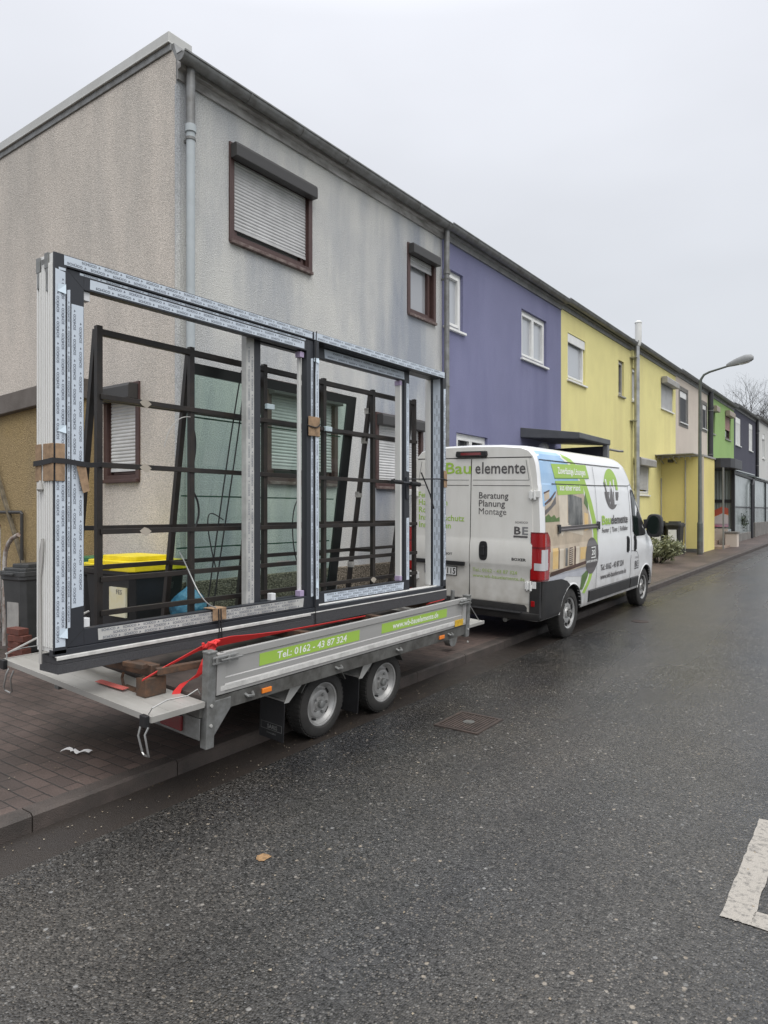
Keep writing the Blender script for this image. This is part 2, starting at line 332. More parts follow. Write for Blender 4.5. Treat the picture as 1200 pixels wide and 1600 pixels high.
panel_dk_m = mat('dark_porch_panel', (.033, .033, .038), .45, var=.3, vscale=3)
postgr_m = mat('grey_post', (.18, .185, .19), .5)
lampball_m = mat('lamp_globe', (.35, .35, .36), .25)
polyc_m = mat('ribbed_polycarbonate', (.33, .38, .35), .3, var=.4, vscale=9, stretch=(1, 1, .1))
frostgl_m = mat('frosted_glass_wall', (.30, .34, .335), .18, spec=.7, var=.35, vscale=1.2)
sand_m = mat('orange_sand', (.33, .20, .095), .9, var=.5, vscale=40)
litter_m = mat('pale_litter', (.36, .32, .25), .8, var=1, vscale=7, col2=(.16, .11, .06))
paper2_m = mat('white_plastic_scrap', (.62, .61, .60), .5)
moss_m = mat('moss_soil', (.045, .05, .022), .95, var=1, vscale=7, col2=(.03, .025, .02), bump=.8, bscale=40)
grass_m = mat('verge_grass', (.045, .06, .025), .95, var=.6, vscale=3)

# ---------------------------------------------------------------- mesh helpers
class MB:
    """collects shapes that become ONE mesh"""
    def __init__(s): s.v = []; s.f = []; s.mi = []; s.m = 0
    def add(s, vs, fs):
        o = len(s.v); s.v += [tuple(p) for p in vs]; s.f += [tuple(i + o for i in f) for f in fs]; s.mi += [s.m] * len(fs); return s
    def box(s, a, b):
        x0, x1 = sorted((a[0], b[0])); y0, y1 = sorted((a[1], b[1])); z0, z1 = sorted((a[2], b[2]))
        return s.add([(x0, y0, z0), (x1, y0, z0), (x1, y1, z0), (x0, y1, z0), (x0, y0, z1), (x1, y0, z1), (x1, y1, z1), (x0, y1, z1)],
                     [(3, 2, 1, 0), (4, 5, 6, 7), (0, 1, 5, 4), (1, 2, 6, 5), (2, 3, 7, 6), (3, 0, 4, 7)])
    def bar(s, p, q, w_, h_, up=(0, 0, 1)):
        p, q = Vector(p), Vector(q); d = (q - p).normalized(); u = Vector(up)
        if abs(d.dot(u)) > .98: u = Vector((0, 1, 0))
        r = d.cross(u).normalized(); u = r.cross(d)
        c = [(-1, -1), (1, -1), (1, 1), (-1, 1)]
        vs = [e_ + r * a * w_ / 2 + u * b * h_ / 2 for e_ in (p, q) for a, b in c]
        return s.add(vs, [(0, 1, 2, 3), (7, 6, 5, 4), (0, 4, 5, 1), (1, 5, 6, 2), (2, 6, 7, 3), (3, 7, 4, 0)])
    def tube(s, pts, r, n=8, cap=True):
        pts = [Vector(p) for p in pts]; rs = r if isinstance(r, (list, tuple)) else [r] * len(pts)
        vs = []; ref = None
        for i, p in enumerate(pts):
            t = (pts[min(i + 1, len(pts) - 1)] - pts[max(i - 1, 0)]).normalized()
            if ref is None: ref = t.orthogonal().normalized()
            ref = (ref - t * ref.dot(t)).normalized(); bn = t.cross(ref)
            vs += [p + (ref * math.cos(2 * math.pi * k / n) + bn * math.sin(2 * math.pi * k / n)) * rs[i] for k in range(n)]
        fs = [(i * n + k, i * n + (k + 1) % n, (i + 1) * n + (k + 1) % n, (i + 1) * n + k) for i in range(len(pts) - 1) for k in range(n)]
        if cap: fs += [tuple(range(n))[::-1], tuple(range((len(pts) - 1) * n, len(pts) * n))]
        return s.add(vs, fs)
    def prism(s, poly, axis, a, b):
        """poly of 2-D points (the other two axes in order) swept along axis from a to b"""
        def mk(p, t):
            return {'x': (t, p[0], p[1]), 'y': (p[0], t, p[1]), 'z': (p[0], p[1], t)}[axis]
        n = len(poly); vs = [mk(p, a) for p in poly] + [mk(p, b) for p in poly]
        return s.add(vs, [tuple(range(n))[::-1], tuple(range(n, 2 * n))] + [(i, (i + 1) % n, n + (i + 1) % n, n + i) for i in range(n)])
    def lathe(s, prof, c, axis='x', n=32, closed=True):
        """prof of (along, radius)"""
        vs = []
        for a, r in prof:
            for k in range(n):
                u, v_ = r * math.cos(2 * math.pi * k / n), r * math.sin(2 * math.pi * k / n)
                p = {'x': (a, u, v_), 'y': (u, a, v_), 'z': (u, v_, a)}[axis]
                vs.append((c[0] + p[0], c[1] + p[1], c[2] + p[2]))
        m_ = len(prof)
        fs = [(i * n + k, i * n + (k + 1) % n, (i + 1) * n + (k + 1) % n, (i + 1) * n + k) for i in range(m_ - 1) for k in range(n)]
        if closed: fs += [tuple(range(n))[::-1], tuple(range((m_ - 1) * n, m_ * n))]
        return s.add(vs, fs)
    def quad(s, *p): return s.add(p, [tuple(range(len(p)))])
    def grid(s, rows):
        n = len(rows[0]); vs = [p for r in rows for p in r]
        return s.add(vs, [(i * n + k, i * n + k + 1, (i + 1) * n + k + 1, (i + 1) * n + k) for i in range(len(rows) - 1) for k in range(n - 1)])
    def build(s, name, m, parent=None, bevel=0, smooth=False, segs=2, recalc=True):
        me = bpy.data.meshes.new(name); me.from_pydata(s.v, [], s.f)
        for x_ in (m if isinstance(m, (list, tuple)) else [m]): me.materials.append(x_)
        if max(s.mi, default=0): me.polygons.foreach_set('material_index', s.mi)
        if recalc:
            bm = bmesh.new(); bm.from_mesh(me); bmesh.ops.recalc_face_normals(bm, faces=bm.faces); bm.to_mesh(me); bm.free()
        if smooth:
            me.polygons.foreach_set('use_smooth', [True] * len(me.polygons))
            try: me.set_sharp_from_angle(angle=R(38))
            except Exception: pass
        me.update()
        o = bpy.data.objects.new(name, me); sc.collection.objects.link(o)
        if parent: o.parent = parent
        if bevel:
            b = o.modifiers.new('bevel', 'BEVEL'); b.width = bevel; b.segments = segs; b.limit_method = 'ANGLE'; b.angle_limit = R(40)
        return o

def tag(o, label=None, cat=None, group=None, kind=None):
    if label: o['label'] = label
    if cat: o['category'] = cat
    if group: o['group'] = group
    if kind: o['kind'] = kind
    return o
def thing(name, loc, label, cat, group=None, rot=(0, 0, 0)):
    o = bpy.data.objects.new(name, None); sc.collection.objects.link(o); o.location = loc; o.rotation_euler = rot
    o.empty_display_size = .2
    return tag(o, label, cat, group)
def copy_tree(o, parent=None):
    c = o.copy(); sc.collection.objects.link(c)
    if parent: c.parent = parent
    for ch in list(o.children): copy_tree(ch, c)
    return c
def box_o(name, a, b, m, parent=None, bevel=0): return MB().box(a, b).build(name, m, parent, bevel)

_TX = {}
def glyphs(txt, offs=0):
    """lettering as flat 2-D triangles, height 1 = cap size about .7"""
    k = (txt, offs)
    if k not in _TX:
        cu = bpy.data.curves.new('lettering', 'FONT'); cu.body = txt; cu.size = 1; cu.resolution_u = 2; cu.offset = offs
        cu.align_x = 'LEFT'
        ob = bpy.data.objects.new('lettering', cu); sc.collection.objects.link(ob)
        dg = bpy.context.evaluated_depsgraph_get(); ev = ob.evaluated_get(dg); me = ev.to_mesh()
        vs = [(v.co.x, v.co.y) for v in me.vertices]; fs = [tuple(p.vertices) for p in me.polygons]
        ev.to_mesh_clear(); bpy.data.objects.remove(ob); bpy.data.curves.remove(cu)
        wd = max((v[0] for v in vs), default=0)
        _TX[k] = (vs, fs, wd)
    return _TX[k]
def put_text(mb, txt, fn, height, width=None, align='L', offs=.012, slant=0):
    """fn(u, v) maps lettering metres to a point; height is the cap height; width squeezes to a length"""
    vs, fs, wd = glyphs(txt, offs); sy = height / .70; sx = width / wd if width else sy
    u0 = {'L': 0, 'C': -wd * sx / 2, 'R': -wd * sx}[align]
    mb.add([fn(u0 + a * sx + b * sy * slant, b * sy) for a, b in vs], fs); return wd * sx

# ---------------------------------------------------------------- ground
def gz(y, h=0): return S * min(y, 140) + h
def sheet(name, xs, y0, y1, h, m, ny=2):
    rows = []
    for i in range(ny):
        y = y0 + (y1 - y0) * i / (ny - 1); rows.append([(x_, y, gz(y, h)) for x_ in xs])
    o = MB().grid(rows).build(name, m); o['kind'] = 'structure'; return o
def far_ground():
    rows = [[(x_, y, gz(y, -.06)) for x_ in (-700, -60, 60, 700)] for y in (-400, -30, 140, 800)]
    o = MB().grid(rows).build('ground', grass_m); o['kind'] = 'structure'
far_ground()
KX = -3.98
sheet('road', (-3.6, 4.6), -30, 140, 0, road_m, 18)
sheet('gutter_strip', (KX, -3.596), -30, 140, -.004, gutter_m, 18)
b = MB(); y = -12.0
while y < 110:
    ln = 1.0; z0, z1 = gz(y), gz(y + ln); hh = .10
    g_ = .004
    prof = [(KX, -.08), (KX, .085), (KX - .018, hh), (KX - .13, hh), (KX - .13, -.08)]
    vs = [(px, y + g_, z0 + pz) for px, pz in prof] + [(px, y + ln - g_, z1 + pz) for px, pz in prof]
    b.add(vs, [(0, 1, 2, 3, 4)[::-1], (5, 6, 7, 8, 9)] + [(i, (i + 1) % 5, 5 + (i + 1) % 5, 5 + i) for i in range(5)]); y += ln
o = b.build('kerb', kerb_m); o['kind'] = 'structure'
sheet('pavement', (-6.6, KX - .12), -30, 140, .094, paver_m, 18)
sheet('front_yard', (-40, -6.6), -30, 6.0, .094, paver_m, 4)
b = MB()
b.box((4.6, -30, -.6), (4.75, -29.9, -.5))
o = sheet('opposite_pavement', (4.6, 7.4), -30, 140, .09, paver_m, 18)

# worn white marking on the road: one long bar and a foot that turns right
def flat(name, polys, h, m, kind=None):
    b = MB()
    for poly in polys: b.add([(x_, y_, gz(y_, h)) for x_, y_ in poly], [tuple(range(len(poly)))])
    o = b.build(name, m)
    if kind: o['kind'] = kind
    return o
def rag(x0, y0, x1, y1, n=22, a=.004):
    """rectangle with a slightly ragged rim"""
    pts = []
    for (ax, ay), (bx, by) in (((x0, y0), (x1, y0)), ((x1, y0), (x1, y1)), ((x1, y1), (x0, y1)), ((x0, y1), (x0, y0))):
        for i in range(n): pts.append((ax + (bx - ax) * i / n + rnd.uniform(-a, a), ay + (by - ay) * i / n + rnd.uniform(-a, a)))
    return pts
flat('road_marking', [rag(-.624, 3.387, -.498, 4.548), rag(-.50, 3.387, 1.4, 3.514)], .004, paint_m, 'structure')

# square ribbed cover in the road
def cover(cx, cy, sx, sy, label, ribs=True):
    z = gz(cy)
    t = thing('drain_cover', (cx, cy, z), label, 'drain cover', None, (math.atan(S), 0, 0))
    b = MB()
    for a, c_ in (((-sx, -sy), (sx, -sy + .03)), ((-sx, sy - .03), (sx, sy)), ((-sx, -sy + .03), (-sx + .03, sy - .03)), ((sx - .03, -sy + .03), (sx, sy - .03))):
        b.box((*a, -.05), (*c_, .009))
    b.build('frame', iron_m, t)
    p_ = MB().box((-sx + .032, -sy + .032, -.05), (sx - .032, sy - .032, .0025)).build('plate', seam_m, t)
    b = MB(); n = 12
    for i in range(n):
        x_ = -sx + .05 + (2 * sx - .1) * i / (n - 1); b.box((x_ - .0075, -sy + .04, .0028), (x_ + .0075, sy - .04, .0085))
    b.build('ribs', mat('pale_iron_rib', (.105, .078, .066), .45, .2, var=.6, vscale=14), p_)  # ribs paler than the frame, set on a near-black plate
    MB().lathe([(.003, .05), (.0095, .05), (.0105, .042)], (0, 0, 0), 'z', 16).build('lifting_hole', galv_dk_m, t)
    return t
cover(-2.885, 5.127, .205, .23, 'square rusty cast iron cover with ribs in the wet road beside the trailer')
t = thing('drain_cover', (-3.128, 10.885, gz(10.885)), 'small dark round cover in the road near the rear wheel of the van', 'drain cover')
MB().lathe([(-.02, .13), (.004, .13), (.005, .11), (.0045, .02), (.006, .018)], (0, 0, 0), 'z', 20).build('iron_lid', iron_m, t)

def blob(cx, cy, r, n=20, ax=1.0, jit=.25):
    return [(cx + r * ax * math.cos(2 * math.pi * k / n) * rnd.uniform(1 - jit, 1 + jit), cy + r * math.sin(2 * math.pi * k / n) * rnd.uniform(1 - jit, 1 + jit)) for k in range(n)]
o = flat('sand_patch', [blob(-2.675, 2.562, .038, 24)], .004, sand_m)
tag(o, 'small patch of orange sand on the wet grey road', 'sand patch')
b = MB(); r2 = random.Random(3)
for i in range(420):
    if i < 150: x_, y_, h = r2.uniform(-3.55, -.2), r2.uniform(1.4, 6), .004
    elif i < 340: x_, y_, h = r2.uniform(-3.95, -3.62), r2.uniform(1.4, 6.5), .004
    else: x_, y_, h = r2.uniform(-6, -4.2), r2.uniform(1.4, 4.5), .099
    r_ = r2.uniform(.003, .007); a0 = r2.uniform(0, 6)
    b.add([(x_ + r_ * math.cos(a0 + k * 1.26) * r2.uniform(.6, 1.3), y_ + r_ * math.sin(a0 + k * 1.26) * r2.uniform(.6, 1.3), gz(y_, h + .003 * (k % 2))) for k in range(5)], [(0, 1, 2, 3, 4)])
o = b.build('litter', litter_m); tag(o, 'small pale chips and leaf bits scattered on the road and kerb', 'litter', None, 'stuff')
# plastic scrap lying on the pavers behind the trailer
b = MB(); pts = []
for i in range(12):
    f_ = i / 11; pts.append(((-4.80 + .20 * f_, 2.62 + .10 * f_ + .02 * math.sin(f_ * 7), .105 + .02 * abs(math.sin(f_ * 9)) + S * 2.6)))
b.grid([[(p[0], p[1] - .012 - .006 * (i % 3), p[2]) for i, p in enumerate(pts)], [(p[0] + .003, p[1] + .004 * (i % 2), p[2] + .012) for i, p in enumerate(pts)], [(p[0], p[1] + .014, p[2] + .001) for i, p in enumerate(pts)]])
o = b.build('plastic_scrap', paper2_m, smooth=True); tag(o, 'crumpled strip of white plastic lying on the brown pavers', 'plastic scrap')

# ---------------------------------------------------------------- houses
FX = -6.4
def fmap(u, v, d): return (FX + d, u, v)            # facade: u along the street, d out of the wall
GY = 4.804
def gmap(u, v, d): return (u, GY - d, v)            # gable: u = X, d out of the wall
def holed(mb, mp, u0, u1, v0, v1, holes, depth=.16):
    us = sorted({u0, u1, *[h[0] for h in holes], *[h[1] for h in holes]}); vs = sorted({v0, v1, *[h[2] for h in holes], *[h[3] for h in holes]})
    for a, b_ in zip(us, us[1:]):
        for c, d in zip(vs, vs[1:]):
            mu, mv = (a + b_) / 2, (c + d) / 2
            if any(h[0] < mu < h[1] and h[2] < mv < h[3] for h in holes): continue
            mb.quad(mp(a, c, 0), mp(b_, c, 0), mp(b_, d, 0), mp(a, d, 0))
    for a, b_, c, d in holes:
        for p, q in (((a, c), (b_, c)), ((b_, c), (b_, d)), ((b_, d), (a, d)), ((a, d), (a, c))):
            mb.quad(mp(*p, 0), mp(*q, 0), mp(*q, -depth), mp(*p, -depth))
def mbox(mb, mp, a, b_): return mb.box(mp(*a), mp(*b_))
def slats(mb, mp, u0, u1, v0, v1, d, h=.042, bulge=.009):
    rows = []; v = v0
    while v < v1 - .001:
        t_ = min(v + h, v1)
        for f_, g_ in ((.02, 0), (.18, .75), (.5, 1), (.82, .75), (.98, 0)):
            rows.append([mp(u0, v + (t_ - v) * f_, d + bulge * g_), mp(u1, v + (t_ - v) * f_, d + bulge * g_)])
        v = t_
    mb.grid(rows)
def window(house, mp, u0, u1, v0, v1, fm, pane=None, fw=.055, sill=None, box=None, shutter=None, mull=0, casing=None, top=None,
           bars=None, surround=None, sash=True):
    """window > frame pieces, pane, sill, shutter, shutter box"""
    b = MB(); D0, D1 = -.13, -.06
    def ring(bb, a0, a1, c0, c1, wd, d0, d1):
        mbox(bb, mp, (a0, c0, d0), (a0 + wd, c1, d1)); mbox(bb, mp, (a1 - wd, c0, d0), (a1, c1, d1))
        mbox(bb, mp, (a0 + wd, c0, d0), (a1 - wd, c0 + wd, d1)); mbox(bb, mp, (a0 + wd, c1 - wd, d0), (a1 - wd, c1, d1))
    ring(b, u0, u1, v0, v1, fw, D0, D1)
    if casing: ring(b, u0 - casing, u1 + casing, v0 - casing * .4, v1 + casing, casing + .012, -.055, .022)
    if sash:
        n = mull + 1; iw = (u1 - u0 - 2 * fw) / n
        for k in range(n):
            a = u0 + fw + k * iw; ring(b, a + .003, a + iw - .003, v0 + fw + .003, v1 - fw - .003, .05, D0 + .02, D1 + .018)
    w_ = b.build('window', fm, house, .004)
    pb = MB(); mbox(pb, mp, (u0 + fw, v0 + fw, D0 + .005), (u1 - fw, v1 - fw, D0 + .03)); pb.build('pane', pane or pane_m, w_)
    if sill:
        sb = MB(); mbox(sb, mp, (u0 - .05, v0 - .045, -.10), (u1 + .05, v0 - .002, .055)); sb.build('sill', sill, w_, .006)
    if top:                                          # closed roller box inside the opening
        tb = MB(); mbox(tb, mp, (u0 + .002, v1 - top[1], -.05), (u1 - .002, v1 - .004, -.015)); tb.build('shutter_box', top[0], w_, .006)
    if box:
        bm_, hb, pr = box; c_ = casing or .05
        q = [(0, 0), (pr * .96, 0), (pr, hb * .05), (pr, hb * .80), (pr * .86, hb), (0, hb)]
        bb = MB(); n = len(q); ua, ub = u0 - c_ + .01, u1 + c_ - .015
        vv = [mp(ua, v1 - hb + .03 + z_, .024 + d_) for d_, z_ in q] + [mp(ub, v1 - hb + .03 + z_, .024 + d_) for d_, z_ in q]
        bb.add(vv, [tuple(range(n)), tuple(range(n, 2 * n))[::-1]] + [(i, (i + 1) % n, n + (i + 1) % n, n + i) for i in range(n)])
        bb.build('shutter_box', bm_, w_, .004)
    if shutter:
        sm, fr = shutter; sb = MB(); vt = v1 - (box[1] - .05 if box else (top[1] if top else 0)); vb = v1 - (v1 - v0) * fr
        slats(sb, mp, u0 + .02, u1 - .02, vb, vt, -.035)
        mbox(sb, mp, (u0 + .02, vb - .035, -.04), (u1 - .02, vb, -.024))
        sb.build('shutter', sm, w_, smooth=True)
        if fr > .8:
            for a, c_ in ((u0, u0 + .03), (u1 - .03, u1)):
                rb = MB(); mbox(rb, mp, (a, v0, -.055), (c_, vt, -.018)); rb.build('shutter_rail', fm, w_)
    if surround:
        s_ = MB(); m_, wd = surround
        ring(s_, u0 - wd, u1 + wd, v0 - wd, v1 + wd, wd, -.02, .012); s_.build('surround', m_, w_)
    return w_

def house(y0, y1, dz, wall_m, label, holes, fasc, z_low=-.4, gutter=True, back=-14.5):
    t = thing('terraced_house', (FX, (y0 + y1) / 2, gz(y0)), label, 'house', 'terraced houses in a row')
    t['origin_y'] = 0
    b = MB(); zt = 6.66 + dz; a, c = y0 + .002, y1 - .002
    holed(b, fmap, a, c, z_low, zt, holes)
    if not (y0 < 5): b.quad((FX, a, z_low), (back, a, z_low), (back, a, zt + .3), (FX, a, zt + .3))
    b.quad((FX, c, z_low), (back, c, z_low), (back, c, zt + .3), (FX, c, zt + .3)); b.quad((back, a, z_low), (back, c, z_low), (back, c, zt + .3), (back, a, zt + .3))
    b.quad((FX, a, zt), (FX, c, zt), (FX - .25, c, zt), (FX - .25, a, zt))
    world(b.build('wall', wall_m, t, recalc=False), t)
    r_ = MB()
    r_.prism([(FX + .10, zt + .225), (FX + .10, zt + .285), (back, zt + .52), (back, zt + .3), (FX - .1, zt + .2)], 'y', a, c)
    world(r_.build('roof', mat_roof, t), t)
    f_ = MB().prism([(FX - .2, zt - .0), (FX + .03, zt - .0), (FX + .03, zt + .10), (FX + .085, zt + .11), (FX + .085, zt + .224), (FX - .2, zt + .195)], 'y', a, c)
    world(f_.build('fascia', fasc, t), t)
    if gutter:
        g = MB(); cx, cz, r0 = FX + .155, zt + .20, .078; ya, yb = y0 + (-.06 if y0 < 5 else .0), y1 - .004
        arc = [(cx + r0 * math.cos(R(k)), cz + r0 * math.sin(R(k))) for k in range(180, 361, 15)]
        inn = [(cx + (r0 - .006) * math.cos(R(k)), cz + (r0 - .006) * math.sin(R(k))) for k in range(360, 179, -15)]
        bead = [(cx + r0 + .012, cz + .0), (cx + r0 + .012, cz + .018), (cx + r0 - .006, cz + .018)]
        g.prism(arc + bead + inn, 'y', ya, yb)
        if y0 < 5: g.prism(arc, 'y', ya - .004, ya)
        yy = y0 + .9
        while yy < y1:
            g.prism([(cx + (r0 + .007) * math.cos(R(k)), cz + (r0 + .007) * math.sin(R(k))) for k in range(180, 361, 15)] +
                    [(cx + (r0 + .001) * math.cos(R(k)), cz + (r0 + .001) * math.sin(R(k))) for k in range(360, 179, -15)], 'y', yy, yy + .035); yy += .92
        world(g.build('gutter', zinc_m, t, smooth=True), t)
    return t
def world(o, t):
    """the mesh is written in world metres: move it into its thing's frame"""
    o.data.transform(Matrix.Translation(-Vector(t.location))); return o
def fix(t):
    """same for every part built after the house shell"""
    for o in t.children:
        for q in [o] + list(o.children):
            if not q.get('_w'):
                q['_w'] = 1; q.data.transform(Matrix.Translation(-Vector(t.location)))
def done(t):
    for o in t.children:
        for q in [o] + list(o.children):
            if '_w' in q: del q['_w']
    if 'origin_y' in t: del t['origin_y']
def mark(t):
    for o in t.children: o['_w'] = 1
mat_roof = mat('roof_felt', (.05, .05, .052), .8, var=.4, vscale=5)

# --- grey corner house
W1 = (5.62, 6.96, 5.13, 6.24); W2 = (9.39, 10.13, 5.13, 6.22); W3 = (6.24, 7.5, 2.26, 3.5); W4 = (8.53, 9.73, 2.26, 3.34)
h1 = house(GY, 10.42, 0, facade_m, 'grey roughcast corner house with brown shuttered windows at the near end of the terrace', [W1, W2, W3, W4], wood_m); mark(h1)
GW = (-7.73, -7.12, 2.255, 3.33)
b = MB(); holed(b, gmap, -14.5, FX, -.4, 6.70, [GW]); b.quad((-14.5, GY, 6.70), (FX, GY, 6.70), (FX, GY, 6.88), (-6.46, GY, 7.004), (-14.5, GY, 7.004))
b.build('gable_wall', gable_m, h1, recalc=False)
b = MB().box((-14.6, GY - .03, 7.10), (-6.49, GY + .29, 7.222)); b.box((-14.6, GY - .045, 7.085), (-6.478, GY + .305, 7.104)); b.build('coping', zinc_lt_m, h1, .006)
b = MB().box((-14.5, GY - .02, 7.005), (-6.47, GY + .2, 7.083)); b.build('gable_fascia', zinc_m, h1, .004)
MB().prism([(FX + .02, 6.67), (FX + .02, 6.92), (-6.44, 7.08), (-6.60, 7.08), (-6.55, 6.90), (-6.55, 6.67)], 'y', GY + .001, GY + .25).build('corner_flashing', zinc_m, h1)
MB().box((FX - .01, GY - .012, .2), (FX + .015, GY + .05, 6.6)).build('corner_bead', facade_m, h1, .006)
window(h1, fmap, *W1, brownfr_m, curtain_sky_m, casing=.06, sill=sill_br_m, box=(box_m, .17, .11), shutter=(slat_m, .83))
window(h1, fmap, *W2, brownfr_m, curtain_sky_m, casing=.06, sill=sill_br_m, box=(box_m, .16, .11), shutter=(slat_m, .22))
window(h1, fmap, *W3, brownfr_m, pane_m, casing=.06, sill=sill_br_m, box=(box_m, .17, .11), shutter=(slat_m, .84))
window(h1, fmap, *W4, brownfr_m, pane_m, casing=.06, sill=sill_br_m, box=(box_m, .17, .12), shutter=(slatw_m, .97))
window(h1, gmap, *GW, brownfr_m, pane_m, casing=.06, sill=brownfr_m, box=(box_m, .18, .13), shutter=(slatw_m, .88))
b = MB().prism([(FX - .02, -.3), (FX + .028, -.3), (FX + .028, 1.06), (FX + .018, 1.075), (FX - .02, 1.075)], 'y', GY + .0, 10.41); b.build('plinth', pebble_m, h1)
def downpipe(t, y, zt, m_low, m_up, zsw, r=.05, x=FX + .085, zb=.1):
    b = MB().tube([(x, y, zt + .16), (x, y, zsw)], r, 14)
    p = b.build('downpipe', m_up, t, smooth=True)
    b = MB().tube([(x, y, zsw), (x, y, zb)], r * .96, 14)
    b.lathe([(zsw - .03, r * 1.22), (zsw + .05, r * 1.22)], (x, y, 0), 'z', 14); 
    b.build('lower_pipe', m_low, p, smooth=True)
    for z in (zsw - .12, zsw - 2.0):
        b = MB(); b.lathe([(z, r * 1.12), (z + .03, r * 1.12)], (x, y, 0), 'z', 14); b.box((FX, y - .012, z), (x, y + .012, z + .03)); b.build('pipe_bracket', zinc_m, p)
downpipe(h1, 4.925, 6.66, drip_m, zinc_m, 6.12, x=FX + .10)
downpipe(h1, 10.40, 6.66, zinc_m, zinc_m, 6.05, x=FX + .11)
b = MB().box((FX, 9.90, 3.02), (FX + .05, 10.06, 3.28)); b.build('meter_box', white_m, h1, .006); MB().box((FX + .05, 9.94, 3.07), (FX + .054, 10.02, 3.23)).build('meter_window', box_m, h1)
b = MB()
for (u, v) in ((-8.85, 4.55), (-7.16, 4.48)): b.box((u, GY - .02, v), (u + .03, GY, v + .02)); b.tube([(u + .015, GY, v), (u + .015, GY - .05, v - .01), (u + .02, GY - .05, v - .05)], .006, 5)
b.build('wall_hook', rust_m, h1)
fix(h1); done(h1)

# --- violet house
B1 = (10.5, 11.16, 5.16, 6.22); B2 = (13.66, 14.98, 5.16, 6.22); B3 = (10.92, 12.12, 2.25, 3.31)
h2 = house(10.42, 15.85, .03, blue_m, 'violet-blue rendered house with white windows and a dark entrance canopy', [B1, B2, B3], fascia_m); mark(h2)
window(h2, fmap, *B1, white_m, sky_pane_m, sill=white_m, fw=.07); window(h2, fmap, *B2, white_m, sky_pane_m, sill=white_m, mull=1, fw=.07); window(h2, fmap, *B3, white_m, pane_m, sill=white_m, mull=1, fw=.07)
b = MB().prism([(FX, 3.45), (-5.14, 3.34), (-5.10, 3.36), (-5.10, 3.47), (FX, 3.66)], 'y', 13.6, 15.5)
pr = b.build('entrance_canopy', canopy_m, h2, .01)
MB().box((-6.38, 15.36, .1), (-5.22, 15.42, 3.33)).build('side_panel', panel_dk_m, pr)
b = MB().box((-5.22, 15.34, .1), (-5.11, 15.46, 3.345)); b.build('post', postgr_m, pr, .006)
b = MB()
for i in range(9):
    a = math.pi * i / 8; b_ = math.sin(a) * .115
b.lathe([(-.115 * math.cos(math.pi * i / 10), max(.002, .115 * math.sin(math.pi * i / 10))) for i in range(11)], (-6.05, 14.0, 3.24), 'z', 16); b.build('globe_lamp', lampball_m, pr, smooth=True)
MB().tube([(-5.12, 15.5, 3.26), (-4.95, 15.6, 3.22), (-4.86, 15.65, 3.215)], .025, 8).build('spout', zinc_m, pr, smooth=True)
fix(h2); done(h2)

# --- yellow pair
Y1 = (16.27, 17.48, 5.10, 6.25); Y2 = (20.15, 20.66, 5.24, 6.27)
h3 = house(15.85, 21.28, .07, yellow_m, 'yellow rendered house next to the violet one, with one wide and one narrow upper window', [Y1, Y2], zinc_m); mark(h3)
window(h3, fmap, *Y1, white_m, sky_pane_m, sill=white_m, top=(white_m, .22), fw=.07); window(h3, fmap, *Y2, boxgrey_m, pane_m, sill=boxgrey_m)
fix(h3); done(h3)
Y3 = (21.45, 22.0, 5.24, 6.27); Y4 = (24.72, 26.30, 5.42, 6.46); Y5 = (21.62, 23.25, 2.40, 3.5)
h4 = house(21.28, 26.70, .14, yellow_m, 'yellow rendered house with a steel flue pipe, lowered grey shutters and a yellow porch', [Y3, Y4, Y5], zinc_m); mark(h4)
window(h4, fmap, *Y3, white_m, sky_pane_m, sill=white_m); window(h4, fmap, *Y4, white_m, pane_m, sill=white_m, box=(boxgrey_m, .22, .2), shutter=(slat_m, .98))
window(h4, fmap, *Y5, white_m, pane_m, sill=white_m, box=(boxgrey_m, .24, .22), shutter=(slat_m, .82))
b = MB().tube([(-6.24, 21.40, .5), (-6.24, 21.40, 6.9)], .078, 16)
for z in (2.0, 3.2, 4.4, 5.6): b.lathe([(z, .084), (z + .04, .084)], (-6.24, 21.40, 0), 'z', 16)
fl = b.build('flue_pipe', steelpipe_m, h4, smooth=True)
MB().tube([(-6.24, 21.40, 6.9), (-6.20, 21.40, 7.02), (-6.20, 21.40, 7.56)], .098, 16).lathe([(7.56, .108), (7.59, .108), (7.63, .06)], (-6.20, 21.40, 0), 'z', 16).build('flue_top', white_m, fl, smooth=True)
b = MB()
for z in (4.6, 6.5): b.box((FX, 21.2, z), (-6.2, 21.6, z + .03))
b.build('flue_bracket', steelpipe_m, fl)
b = MB().box((FX, 24.75, -.2), (-5.09, 26.68, 3.70)); po = b.build('porch', yellow2_m, h4, .01)
MB().box((FX, 24.72, 3.70), (-5.05, 26.70, 3.76)).build('porch_roof', boxgrey_m, po)
MB().box((-5.15, 24.735, .4), (-5.055, 24.80, 3.70)).build('corner_trim', beige_m, po)
b = MB().tube([(-5.62, 24.72, .5), (-5.62, 24.72, 3.60)], .02, 8); b.tube([(-6.36, 24.60, .6), (-6.36, 24.60, 3.0)], .02, 8); b.build('cable_pipe', boxgrey_m, po, smooth=True)
b = MB().box((-6.6, 23.95, 3.74), (-5.2, 24.70, 3.765))
for x_ in (-6.32, -5.9):
    b.bar((x_, 24.72, 3.5), (x_, 24.0, 3.73), .03, .03); b.bar((x_, 24.3, 3.64), (x_, 24.7, 3.73), .02, .02)
for i in range(7): b.tube([(-6.35 + i * .17, 24.1 + .05 * math.cos(k), 3.65 + .05 * math.sin(k)) for k in [j * .785 for j in range(9)]], .009, 5)
b.build('bracket_canopy', boxgrey_m, po)
MB().box((-6.12, 24.45, 3.52), (-5.98, 24.7, 3.62)).build('wall_lamp', box_m, po, .01)
